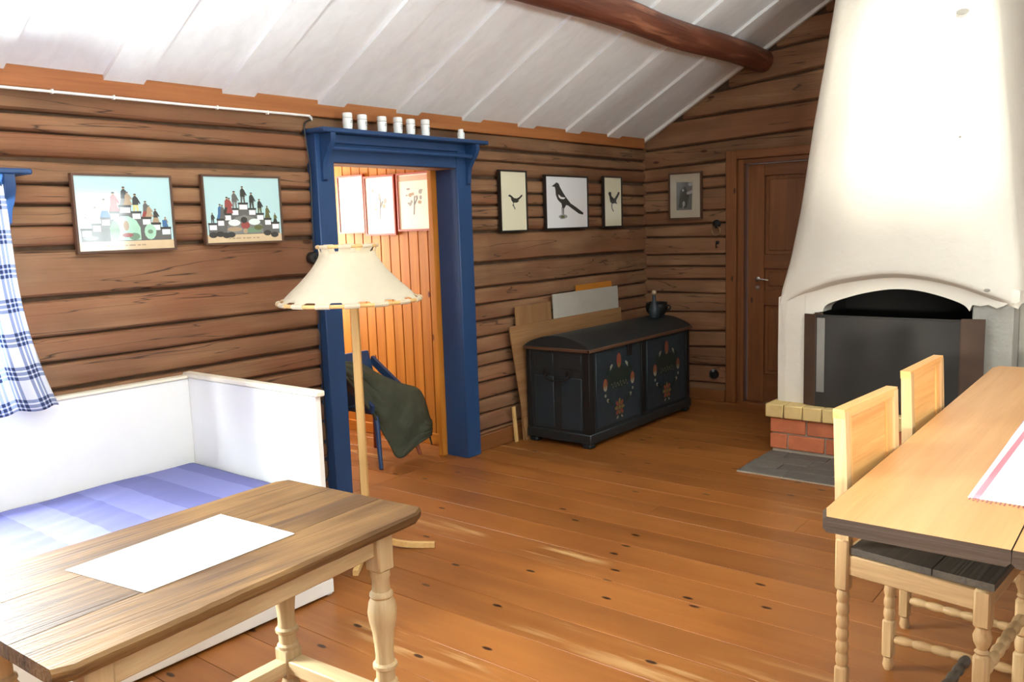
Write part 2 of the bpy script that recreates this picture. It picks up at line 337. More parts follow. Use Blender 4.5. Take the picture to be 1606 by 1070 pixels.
def shade_mat():
    mt, nt, bs = newmat('cotton_lampshade'); N = nt.nodes; L = nt.links
    tc = N.new('ShaderNodeTexCoord'); nz_ = N.new('ShaderNodeTexNoise'); nz_.inputs['Scale'].default_value = 30; L.new(tc.outputs['Object'], nz_.inputs['Vector'])
    rp = N.new('ShaderNodeValToRGB'); rp.color_ramp.elements[0].color = srgb(230, 219, 194); rp.color_ramp.elements[1].color = srgb(240, 231, 210); L.new(nz_.outputs['Fac'], rp.inputs[0])
    L.new(rp.outputs[0], bs.inputs['Base Color']); bs.inputs['Roughness'].default_value = 0.9
    tl = N.new('ShaderNodeBsdfTranslucent'); L.new(rp.outputs[0], tl.inputs[0]); mx = N.new('ShaderNodeMixShader'); mx.inputs[0].default_value = 0.45
    L.new(bs.outputs[0], mx.inputs[1]); L.new(tl.outputs[0], mx.inputs[2]); L.new(mx.outputs[0], N['Material Output'].inputs[0]); return mt
MAT['shade'] = shade_mat()
def bedcover_mat():
    mt, nt, bs = newmat('blue_violet_woven_cover'); N = nt.nodes; L = nt.links
    tc = N.new('ShaderNodeTexCoord'); sp = N.new('ShaderNodeSeparateXYZ'); L.new(tc.outputs['Object'], sp.inputs[0])
    wv = N.new('ShaderNodeMath'); wv.operation = 'PINGPONG'; wv.inputs[1].default_value = 0.16; L.new(sp.outputs['Y'], wv.inputs[0])
    rp = N.new('ShaderNodeValToRGB'); rp.color_ramp.interpolation = 'CONSTANT'
    rp.color_ramp.elements[0].color = srgb(88, 88, 134); rp.color_ramp.elements[1].position = 0.5; rp.color_ramp.elements[1].color = srgb(104, 104, 150)
    dv = N.new('ShaderNodeMath'); dv.operation = 'DIVIDE'; dv.inputs[1].default_value = 0.16; L.new(wv.outputs[0], dv.inputs[0]); L.new(dv.outputs[0], rp.inputs[0])
    w2 = N.new('ShaderNodeTexWave'); w2.inputs['Scale'].default_value = 60; L.new(tc.outputs['Object'], w2.inputs['Vector']); w2.bands_direction = 'Y'
    bp = N.new('ShaderNodeBump'); bp.inputs['Strength'].default_value = 0.3; bp.inputs['Distance'].default_value = 0.004; L.new(w2.outputs['Fac'], bp.inputs['Height']); L.new(bp.outputs['Normal'], bs.inputs['Normal'])
    L.new(rp.outputs[0], bs.inputs['Base Color']); bs.inputs['Roughness'].default_value = 0.9; return mt
MAT['bedcover'] = bedcover_mat()
def runner_mat(lo, hi):
    mt, nt, bs = newmat('striped_table_runner'); N = nt.nodes; L = nt.links
    tc = N.new('ShaderNodeTexCoord'); sp = N.new('ShaderNodeSeparateXYZ'); L.new(tc.outputs['Object'], sp.inputs[0])
    mr = N.new('ShaderNodeMapRange'); mr.inputs['From Min'].default_value = lo; mr.inputs['From Max'].default_value = hi; L.new(sp.outputs['X'], mr.inputs['Value'])
    rp = N.new('ShaderNodeValToRGB'); rp.color_ramp.interpolation = 'CONSTANT'; cr = rp.color_ramp
    cols = [(0, (244, 240, 238)), (0.02, (150, 150, 180)), (0.035, (244, 240, 238)), (0.08, (214, 120, 130)), (0.12, (244, 240, 238)), (0.2, (222, 216, 220)), (0.22, (246, 244, 242)), (0.5, (226, 150, 166)), (0.55, (246, 244, 242)), (0.88, (214, 120, 130)), (0.92, (244, 240, 238))]
    cr.elements[0].color = srgb(*cols[0][1]); cr.elements[1].position = cols[1][0]; cr.elements[1].color = srgb(*cols[1][1])
    for p, c in cols[2:]: e = cr.elements.new(p); e.color = srgb(*c)
    L.new(mr.outputs[0], rp.inputs[0]); L.new(rp.outputs[0], bs.inputs['Base Color']); bs.inputs['Roughness'].default_value = 0.9; return mt

# ------------------------------------------------------------------ the room: floor
SL = 0.567; ZE = 2.303; XRID = (XR-A)/2; ZRID = ZE+SL*(XRID+A)
fl = MB().box(-6.06, XR+0.15, YN-0.15, B+0.2, -0.12, -0.022).build('floor', MAT['gap'])
tag(fl, 'orange varnished pine plank floor with dark knots and worn pale patches', kind='structure')
y = YN-0.1
while y < B+0.1:
    wd = random.uniform(0.165, 0.235); y1 = min(y+wd, B+0.15)
    xs = [-A-0.02, XR+0.05]
    if random.random() < 0.4: xs = [-A-0.02, random.uniform(-2.5, 1.5), XR+0.05]
    for a_, b_ in zip(xs[:-1], xs[1:]):
        MB().box(a_+0.001, b_-0.001, y+0.0012, y1-0.0012, -0.024, 0.0, bev=0.0009).build('plank', MAT['floor_x'], fl)
    if 2.2 < y < 4.5: MB().box(-6.0, -A-0.022, y+0.0012, y1-0.0012, -0.024, 0.0, bev=0.0015).build('plank', MAT['floor_x'], fl)
    y = y1

# ------------------------------------------------------------------ log walls
def log_mesh(mb, fn, u0, u1, zb, zt, gb, gt, seed, depth=0.07, bulge=0.006, wane=0.0):
    """one hewn log between joints zb(u), zt(u); gb, gt half gaps below and above"""
    n = max(3, int((u1-u0)/0.11)); rows = []
    for i in range(n+1):
        u = u0+(u1-u0)*i/n
        q = lambda k, s=1.0, a=1.0: noise.noise(Vector((u*s+seed*13.7, k*5.1, seed*3.3)))*a
        gb_ = gb*0.62; gt_ = gt*0.62
        b = zb(u)+gb_+q(1, 1.7, 0.006)+q(2, 5, 0.003); t = zt(u)-gt_+q(3, 1.7, 0.006)+q(4, 5, 0.003); h = t-b
        d = q(5, 1.2, 0.007); wn = wane*(0.7+q(6, 1.5, 0.6))
        e = min(0.014, h*0.16)
        pr = [(-depth, b), (-0.024-wn*0.3+d, b+0.001), (-0.007-wn*0.25+d+q(7, 4, .003), b+e*0.35+wn*0.35), (bulge*0.5+d, b+e+wn), (bulge+d+q(8, 3, .004), b+wn*0.5+h*0.45),
              (bulge*0.8+d+q(9, 3, .004), b+h*0.72), (bulge*0.3+d, t-e*0.8), (-0.008+d+q(10, 4, .003), t-e*0.25), (-0.024+d, t-0.001), (-depth, t)]
        rows.append([fn(u, nn, z) for nn, z in pr])
    k = len(rows[0]); vs = [p for r in rows for p in r]
    fs = [(i*k+j, i*k+j+1, (i+1)*k+j+1, (i+1)*k+j) for i in range(n) for j in range(k-1)]
    fs += [tuple(range(k))[::-1], tuple(range(n*k, n*k+k))]
    mb.add(vs, fs)
def segs(u0, u1, openings, zlo, zhi):
    out = [(u0, u1)]
    for (a, b, z0, z1) in openings:
        if zhi > z0+0.03 and zlo < z1-0.03:
            nx = []
            for (p, q) in out:
                if b <= p or a >= q: nx.append((p, q)); continue
                if a-p > 0.05: nx.append((p, a))
                if q-b > 0.05: nx.append((b, q))
            out = nx
    return out
def backing(name, fn, u0, u1, z1, openings, d0, d1, label, clip=None):
    """wall body behind the logs, made of boxes around the openings"""
    mb = MB()
    us = sorted(set([u0, u1]+[c for o in openings for c in o[:2]])); 
    for a, b in zip(us[:-1], us[1:]):
        hs = [(o[2], o[3]) for o in openings if o[0] <= a+1e-4 and o[1] >= b-1e-4]
        zz = [0.0]
        for (p, q) in sorted(hs): zz += [p, q]
        zz.append(z1)
        for p, q in zip(zz[::2], zz[1::2]):
            if q-p > 0.01:
                mb.prism([(a, p), (b, p), (b, q), (a, q)], lambda u, v, d: fn(u, d, v), d0, d1)
    o = mb.build(name, MAT['gap']); return tag(o, label, kind='structure')
fnL = lambda u, n, z: (-A+n, u, z)
fnB = lambda u, n, z: (u, B-n, z)
fnR = lambda u, n, z: (XR-n, u, z)
fnN = lambda u, n, z: (u, YN+n, z)
# joints of the left wall: (height, half gap)
JL = [(0.0, .004), (.135, .006), (.26, .004), (.364, .005), (.485, .005), (.60, .004), (.693, .006), (.812, .004), (.923, .010), (1.043, .004), (1.160, .006), (1.33, .012),
      (1.552, .014), (1.648, .004), (1.738, .007), (1.825, .005), (1.933, .016), (2.045, .004), (2.130, .011), (2.236, .003)]
OPL = [(0.15, 1.40, 0.86, 1.80), (3.215, 4.345, -1, 1.995)]
wl = backing('wall_left', fnL, YN-0.1, B+0.1, 2.36, [(0.15, 1.40, 0.86, 1.80), (3.215, 4.345, 0.0, 1.995)], -0.20, -0.035, 'brown hewn log wall with blue-framed doorway on the left side of the room')
sd = 1
for (z0, g0), (z1, g1) in zip(JL[:-1], JL[1:]):
    for (a, b) in segs(YN, B+0.02, OPL, z0, z1):
        mb = MB(); t0 = random.uniform(-.004, .004)
        # joints drift slightly along the wall as hewn logs do
        log_mesh(mb, fnL, a, b, lambda u, z=z0: z-(0.012*max(0, (u-3.0)/4) if z > 0.1 else 0), lambda u, z=z1: z-0.012*max(0, (u-3.0)/4), g0, g1, sd,
                 wane=0.028 if abs(z0-1.933) < .01 else (0.012 if abs(z0-1.552) < .01 else 0.0))
        mb.build('log', MAT['log_y'], wl); sd += 1
# gable wall behind the fireplace: joints rise slightly to the right
KB = [(0, 0), (.14, .15), (.29, .31), (.44, .478), (.58, .618), (.757, .784), (.938, .944), (1.06, 1.065), (1.172, 1.18), (1.276, 1.284), (1.438, 1.43), (1.541, 1.552), (1.659, 1.662), (1.829, 1.855),
      (1.933, 1.953), (2.044, 2.072), (2.205, 2.240), (2.432, 2.462), (2.59, 2.66), (2.83, 2.89), (3.06, 3.10), (3.28, 3.30), (3.50, 3.50), (3.70, 3.70), (3.90, 3.90), (4.10, 4.10), (4.28, 4.28)]
OPB = [(-3.06, -2.12, -1, 2.05)]
wb = backing('wall_back', fnB, -A-0.1, XR+0.1, 2.30, [(-3.06, -2.12, 0.0, 2.09)], -0.20, -0.035, 'dim brown log gable wall with pine door and fireplace')
gb = MB().prism([(-A, 2.30), (XR, 2.30), (XRID, ZRID)], lambda u, v, d: fnB(u, d, v), -0.20, -0.035).build('gable_backing', MAT['gap'], wb)
def kz(i):
    a, b = KB[i]
    return lambda u: a+(b-a)*min(max((u+3.93)/0.79, 0), 2.0)
for i in range(len(KB)-1):
    a0, b0 = KB[i]; a1, b1 = KB[i+1]
    xl, xr = -A-0.02, XR+0.02
    if a1 > ZE-0.05: xl = max(xl, -A+(a1-ZE+0.02)/SL - 0.02*0); xr = min(xr, XR-(b1-ZE)/SL)
    if a1 > ZE-0.05: xl -= 0.16; xr += 0.16
    if a0 < ZE: xl, xr = -A-0.02, XR+0.02
    for (p, q) in segs(xl, xr, OPB, a0, a1):
        if q-p < 0.1: continue
        g = 0.009 if i in (16, 17, 18, 19, 13, 15) else 0.0045
        mb = MB(); log_mesh(mb, fnB, p, q, kz(i), kz(i+1), g, g*0.8, sd); mb.build('log', MAT['log_x'], wb); sd += 1
# right wall and the wall behind the camera (out of the picture, they close the room and hold the windows)
OPR = [(4.92, 5.90, 1.2, 2.22), (0.75, 2.25, 0.9, 2.0)]
wr = backing('wall_right', fnR, YN-0.1, B+0.1, 2.36, OPR, -0.20, -0.035, 'brown log wall on the right side with two windows')
for (z0, g0), (z1, g1) in zip(JL[:-1], JL[1:]):
    for (a, b) in segs(YN, B, OPR, z0, z1):
        mb = MB(); log_mesh(mb, fnR, a, b, lambda u, z=z0: z, lambda u, z=z1: z, g0, g1, sd); mb.build('log', MAT['log_y'], wr); sd += 1
OPN = [(0.5, 1.5, 2.1, 3.36), (0.55, 1.25, 0.98, 1.50), (1.7, 2.9, 0.95, 2.05)]
wn = backing('wall_near', fnN, -A-0.1, XR+0.1, 2.36, [(0.5, 0.55, 2.1, 2.36), (0.55, 1.25, 0.98, 1.50), (0.55, 1.25, 2.1, 2.36), (1.25, 1.5, 2.1, 2.36), (1.7, 2.9, 0.95, 2.05)], -0.20, -0.035, 'brown log wall behind the viewer with a tall gable window')
gw = MB()
zroof = lambda x: ZE+SL*min(x+A, XR-x)
for pts_ in ([(-A, 2.36), (0.5, 2.36), (0.5, zroof(0.5)), (XRID, ZRID)], [(1.5, 2.36), (XR, 2.36), (1.5, zroof(1.5))], [(0.5, 3.36), (1.5, 3.36), (1.5, zroof(1.5)), (0.5, zroof(0.5))]):
    gw.prism(pts_, lambda u, v, d: fnN(u, d, v), -0.20, -0.035)
gw.build('gable_backing', MAT['gap'], wn)
JN = [z for z, g in JL]+[2.40, 2.60, 2.80, 3.0, 3.2, 3.4, 3.6, 3.8, 4.0, 4.2, 4.35]
for z0, z1 in zip(JN[:-1], JN[1:]):
    xl, xr = -A, XR
    if z1 > ZE: xl = -A+(z1-ZE)/SL-0.1; xr = XR-(z1-ZE)/SL+0.1
    for (a, b) in segs(xl, xr, OPN, z0, z1):
        mb = MB(); log_mesh(mb, fnN, a, b, lambda u, z=z0: z, lambda u, z=z1: z, .006, .006, sd); mb.build('log', MAT['log_x'], wn); sd += 1

# ------------------------------------------------------------------ ceiling of overlapping white boards
def slope_fn(side):
    nx, nz_ = SL/math.hypot(1, SL), -1/math.hypot(1, SL)
    if side < 0: return lambda s, y, d: (-A+s+d*nx, y, ZE+SL*s+d*nz_)          # s measured in x from the eave, d down from the board plane
    return lambda s, y, d: (XR-s-d*nx, y, ZE+SL*s+d*nz_)
ce = MB()
for side in (-1, 1):
    f = slope_fn(side); L_ = XRID+A
    ce.prism([(-0.15, YN-0.1), (L_, YN-0.1), (L_, B+0.1), (-0.15, B+0.1)], lambda s, v, d: f(s, v, d), -0.12, -0.023)
ce = ce.build('ceiling', MAT['gap']); tag(ce, 'sloping ceiling of overlapping white painted boards', kind='structure')
for side in (-1, 1):
    f = slope_fn(side); k = -8
    while True:
        y0 = 1.985+0.6065*k; k += 1
        if y0 > B: break
        y1 = min(y0+0.19, B-0.0); r0 = y0+0.10; r1 = min(y0+0.6065+0.09, B-0.004)
        s0 = 0.0 if side < 0 else 0.0
        if r1 > YN and r1-r0 > 0.05:
            MB().prism([(0.02, max(r0, YN)), (L_-0.01, max(r0, YN)), (L_-0.01, r1), (0.02, r1)], f, -0.022, 0.0).build('ceiling_board', MAT['paintedboard_x'], ce)
        if y1 > YN and y0 < 6.4:
            MB().prism([(0.0, max(y0, YN)), (L_-0.02, max(y0, YN)), (L_-0.02, y1), (0.0, y1)], f, 0.0005, 0.022).build('cover_board', MAT['paintedboard_x'], ce)
    MB().prism([(0.0, 6.852), (L_-0.02, 6.852), (L_-0.02, 6.888), (0.0, 6.888)], f, 0.0005, 0.026).build('edge_strip', MAT['white'], ce)
t1 = MB().box(-A-0.03, -A+0.028, YN, 6.86, 2.226, 2.318, bev=0.004).build('trim_1', MAT['trim_y']); tag(t1, 'orange-brown wooden eave board under the ceiling along the left wall', kind='structure')
# round purlin
pts = [(-2.82+0.012*math.sin(i*0.9), YN+0.02+(B-YN+0.03)*i/40, 2.838+0.006*math.sin(i*0.7)) for i in range(41)]
bmb = MB().tube(pts, [0.091+0.005*noise.noise(Vector((i*0.55, 2, 3))) for i in range(41)], n=20)
beam = bmb.build('ceiling_beam', MAT['beam_y']); tag(beam, 'round red-brown log purlin running under the white ceiling', 'beam')

# ------------------------------------------------------------------ blue doorway (door_1)
d1 = thing('door_1', (-A, 3.78, 0), 'blue painted doorway with bracketed shelf opening to a pine-panelled room', kind='structure')
CX = -3.852
for nm, y0, y1 in (('casing', 3.125, 3.252), ('casing', 4.288, 4.428)):
    mb = MB().box(-A-0.01, CX, y0, y1, 0.0, 2.13, bev=0.005); mb.build(nm, MAT['blue'], d1)
    yy = y0 if y0 < 3.5 else y1-0.03
MB().box(-A-0.01, CX-0.004, 3.25, 4.29, 1.972, 2.13, bev=0.004).build('head_casing', MAT['blue'], d1)
MB().box(-4.045, CX-0.012, 4.286, 4.345, 0.0, 1.975, bev=0.003).build('jamb', MAT['blue'], d1)
MB().box(-4.045, CX-0.012, 3.195, 3.255, 0.0, 1.975, bev=0.003).build('jamb', MAT['blue'], d1)
MB().box(-4.045, CX-0.012, 3.255, 4.286, 1.968, 2.0, bev=0.003).build('head_jamb', MAT['darkpine_y'], d1)
MB().box(-4.085, -4.046, 4.24, 4.41, 0.0, 2.03, bev=0.003).build('inner_trim', MAT['pine_z'], d1)
MB().box(-A-0.005, -3.742, 3.10, 4.50, 2.126, 2.152, bev=0.006).build('shelf', MAT['blue'], d1)
def bracket(y0, y1, p):
    prof = [(CX-0.005, 2.126), (-3.752, 2.126), (-3.752, 2.085), (-3.768, 2.055), (-3.797, 2.02), (-3.826, 1.975), (-3.834, 1.93), (-3.836, 1.875), (CX-0.005, 1.862)]
    MB().prism(prof, lambda u, v, d: (u, d, v), y0, y1).build('bracket', MAT['blue'], p)
bracket(3.155, 3.19, d1); bracket(4.375, 4.41, d1)
MB().tube([(-3.795, 3.15, 2.048), (-3.795, 4.415, 2.048)], 0.014, n=12).build('rod', MAT['blue'], d1)
MB().box(-A, -3.83, 3.25, 4.29, 2.078, 2.128, bev=0.004).build('shelf_batten', MAT['blue'], d1)
bb = MB().box(-A-0.02, -3.885, 4.432, B-0.02, 0.0, 0.115, bev=0.006).build('baseboard_left', MAT['darkpine_y']); tag(bb, 'low wooden baseboard along the log wall right of the blue doorway', kind='structure')
b2 = MB().box(-A, -3.14, 6.862, 6.90, 0.0, 0.10, bev=0.005).build('baseboard_back', MAT['darkpine_x']); tag(b2, 'low wooden baseboard between the corner and the pine door', kind='structure')

# ------------------------------------------------------------------ windows
def window(name, fn, u0, u1, z0, z1, mat, label, cols=3, blue=False):
    o = thing(name, fn((u0+u1)/2, 0, z0), label, kind='structure')
    g = lambda u, v, d: fn(u, d, v)
    def bar(nm, a, b, c, d_, e, f, m_=None):
        MB().prism([(a, c), (b, c), (b, d_), (a, d_)], g, e, f).build(nm, m_ or mat, o)
    for a, b in ((u0-0.09, u0+0.02), (u1-0.02, u1+0.09)): bar('casing', a, b, z0+0.03, z1+0.10, -0.03, 0.06)
    bar('head_casing', u0+0.02, u1-0.02, z1-0.02, z1+0.10, -0.03, 0.055)
    bar('sill', u0-0.02, u1+0.02, z0-0.05, z0+0.0, -0.12, 0.02)
    for a, b in ((u0, u0+0.04), (u1-0.04, u1)): bar('sash', a, b, z0, z1, -0.13, -0.09)
    bar('sash', u0+0.04, u1-0.04, z0, z0+0.04, -0.13, -0.09); bar('sash', u0+0.04, u1-0.04, z1-0.04, z1, -0.13, -0.09)
    for k in range(1, cols): c = u0+(u1-u0)*k/cols; bar('mullion', c-0.012, c+0.012, z0+0.04, z1-0.04, -0.125, -0.095)
    bar('crossbar', u0+0.04, u1-0.04, (z0+z1)/2-0.012, (z0+z1)/2+0.012, -0.124, -0.096)
    for k in range(cols):
        a = u0+0.04+(u1-u0-0.08)*k/cols; b = u0+0.04+(u1-u0-0.08)*(k+1)/cols
        for c, d_ in ((z0+0.04, (z0+z1)/2-0.012), ((z0+z1)/2+0.012, z1-0.04)): bar('pane', a+0.012, b-0.012, c, d_, -0.112, -0.108, MAT['glass'])
    return o
w1 = window('window_1', fnL, 0.15, 1.40, 0.86, 1.76, MAT['blue'], 'blue-framed window with bracketed top shelf at the left edge')
MB().box(-A-0.005, -3.765, -0.03, 1.585, 1.856, 1.88, bev=0.006).build('shelf', MAT['blue'], w1)
for ya, yb in ((0.05, 0.09), (1.478, 1.518)):
    prof = [(-3.87, 1.858), (-3.775, 1.858), (-3.775, 1.80), (-3.80, 1.75), (-3.835, 1.71), (-3.852, 1.66), (-3.87, 1.65)]
    MB().prism(prof, lambda u, v, d: (u, d, v), ya, yb).build('bracket', MAT['blue'], w1)
MB().tube([(-3.80, 0.0, 1.815), (-3.80, 1.47, 1.815)], 0.012, n=10).build('rod', MAT['blue'], w1)
window('window_2', fnR, 4.92, 5.90, 1.2, 2.22, MAT['blue'], 'blue-framed window in the right wall beside the long table')
window('window_3', fnR, 0.75, 2.25, 0.9, 2.0, MAT['blue'], 'blue-framed window in the right wall across the dining table')
window('window_4', fnN, 0.5, 1.5, 2.1, 3.36, MAT['blue'], 'tall blue-framed gable window behind the viewer', cols=2)
window('added_sun_window', fnN, 0.55, 1.25, 0.98, 1.50, MAT['blue'], 'small low blue-framed window added behind the viewer to let sun reach the chairs', cols=1)  # added unseen opening, sized so the sun falls on the chair backs
window('added_fill_window', fnN, 1.7, 2.9, 0.95, 2.05, MAT['blue'], 'low blue-framed window added behind the viewer for a fill lamp', cols=3)  # added unseen opening for the fill lamp, its sunbeam kept aside

# curtain
def curtain():
    mb = MB(); nu, nv = 60, 40; uvs = []
    def f(u, v):
        z = 1.815-v*0.935
        ymax = 1.482+0.025*v+0.10*max(0, (v-0.35)/0.65)**2.0
        y_ = 1.10+(ymax-1.10)*u
        x_ = -3.80+0.020*math.sin(u*22+v*1.5)*(0.5+0.7*v)+0.02*v
        uvs.append((u*0.52, z)); return (x_, y_, z+0.006*math.sin(u*22)*v)
    mb.grid(nu, nv, f)
    o = mb.build('curtain', MAT['check'], smooth=3.0, recalc=False)
    me = o.data; uvl = me.uv_layers.new(name='UVMap')
    for lp in me.loops: uvl.data[lp.index].uv = uvs[lp.vertex_index]
    md = o.modifiers.new('thickness', 'SOLIDIFY'); md.thickness = 0.002
    tag(o, 'blue and white checked cotton curtain beside the left window', 'curtain')
curtain()

# ------------------------------------------------------------------ cables and switch on the left wall
mb = MB().tube(bez([(-3.89, -1.0, 2.205), (-3.89, 1.55, 2.218), (-3.89, 2.4, 2.219), (-3.89, 3.05, 2.224), (-3.893, 3.13, 2.221), (-3.902, 3.15, 2.205)], 8), 0.0065, n=8)
wc = mb.build('wall_cable', MAT['plastic']); tag(wc, 'white electric cable clipped along the top of the log wall', 'cable')
for yy in (1.75, 2.02, 2.55, 2.85): MB().box(-3.900, -3.882, yy-0.004, yy+0.004, 2.210, 2.229).build('cable_clip', MAT['plastic'], wc)
mb = MB().tube(bez([(-3.90, 3.145, 2.205), (-3.905, 3.10, 2.17), (-3.895, 3.107, 2.0), (-3.90, 3.118, 1.9), (-3.898, 3.108, 1.6), (-3.897, 3.112, 1.482)], 8), 0.004, n=6)
mb.tube(bez([(-3.897, 3.112, 1.398), (-3.895, 3.116, 1.2), (-3.90, 3.114, 0.8), (-3.90, 3.115, 0.3), (-3.895, 3.10, 0.16), (-3.895, 3.04, 0.13)], 8), 0.004, n=6)
tag(mb.build('power_cable', MAT['blackpl']), 'thin black cable running down beside the blue door frame', 'cable')
sw = thing('light_switch', (-A, 3.10, 1.42), 'round black switch box on the log wall behind the lamp shade', 'switch')
MB().lathe([(0.034, -3.915), (0.036, -3.885), (0.03, -3.876), (0.012, -3.874)], (0, 3.098, 1.44), 18, 'x').build('box', MAT['blackpl'], sw)
MB().box(-3.876, -3.862, 3.092, 3.104, 1.43, 1.452, bev=0.002).build('toggle', MAT['blackpl'], sw)

# ------------------------------------------------------------------ framed pictures
def pic_frame(name, fn, u0, u1, z0, z1, fm, pm, label, fw_=0.012, dep=(0.018, 0.042), mat=0.0, matm=None):
    o = thing(name, fn((u0+u1)/2, 0.03, z0), label, 'picture')
    g = lambda u, v, d: fn(u, d, v)
    fr = MB()
    for (a, b, c, d_) in ((u0, u0+fw_, z0, z1), (u1-fw_, u1, z0, z1), (u0+fw_, u1-fw_, z0, z0+fw_), (u0+fw_, u1-fw_, z1-fw_, z1)):
        fr.prism([(a, c), (b, c), (b, d_), (a, d_)], g, dep[0], dep[1])
    fr.build('frame', fm, o, smooth=0)
    MB().prism([(u0+fw_, z0+fw_), (u1-fw_, z0+fw_), (u1-fw_, z1-fw_), (u0+fw_, z1-fw_)], g, dep[0], dep[1]-0.007).build('print', pm, o, smooth=0)
    return o, dep[1]-0.007
class Art:
    """flat printed shapes laid on a picture, one mesh per colour; coordinates 0..1 across the picture, y upward"""
    def __init__(s, o, fn, u0, u1, z0, z1, d): s.o, s.fn, s.b, s.d, s.mb, s.k = o, fn, (u0, u1, z0, z1), d, {}, 0
    def P(s, mat, pts, name='printed_shape'):
        u0, u1, z0, z1 = s.b; s.k += 1
        g = lambda u, v, d: s.fn(u0+(u1-u0)*u, d, z0+(z1-z0)*v)
        s.mb.setdefault((name, mat), MB()).flat(pts, g, s.d+0.0004+0.000012*s.k); return s
    def R(s, mat, a, b, c, d, name='printed_shape'): return s.P(mat, [(a, c), (b, c), (b, d), (a, d)], name)
    def E(s, mat, cx, cy, rx, ry, name='printed_shape', n=12): return s.P(mat, [(cx+rx*math.cos(6.2832*i/n), cy+ry*math.sin(6.2832*i/n)) for i in range(n)], name)
    def done(s):
        for (nm, mt), mb in s.mb.items(): o_ = mb.build(nm, MAT[mt], s.o, smooth=0, recalc=False); o_['kind'] = 'stuff'
    def figure(s, x, y, h, m1, m2=None, w_=0.24, skirt=False):
        m2 = m2 or m1; wd = h*w_
        s.E('p_tan', x, y+h*0.93, h*0.06, h*0.075, 'printed_head', 8); s.E('p_dark', x, y+h*0.97, h*0.065, h*0.04, 'printed_figure', 8)
        if skirt: s.P(m2, [(x-wd*0.8, y), (x+wd*0.8, y), (x+wd*0.3, y+h*0.55), (x-wd*0.3, y+h*0.55)], 'printed_figure')
        else:
            s.P(m2, [(x-wd*0.45, y), (x-wd*0.15, y), (x+wd*0.05, y+h*0.5), (x-wd*0.4, y+h*0.5)], 'printed_figure'); s.P(m2, [(x+wd*0.15, y), (x+wd*0.45, y), (x+wd*0.4, y+h*0.5), (x-wd*0.05, y+h*0.5)], 'printed_figure')
        s.P(m1, [(x-wd*0.5, y+h*0.36), (x+wd*0.5, y+h*0.36), (x+wd*0.42, y+h*0.75), (x+wd*0.15, y+h*0.87), (x-wd*0.15, y+h*0.87), (x-wd*0.42, y+h*0.75)], 'printed_figure')
        s.P(m1, [(x+wd*0.35, y+h*0.8), (x+wd*0.85, y+h*0.45), (x+wd*0.7, y+h*0.4), (x+wd*0.2, y+h*0.62)], 'printed_figure')
def k9(u): return u*0.9924
def kz9(z): return 1.58+(z-1.58)*0.9924
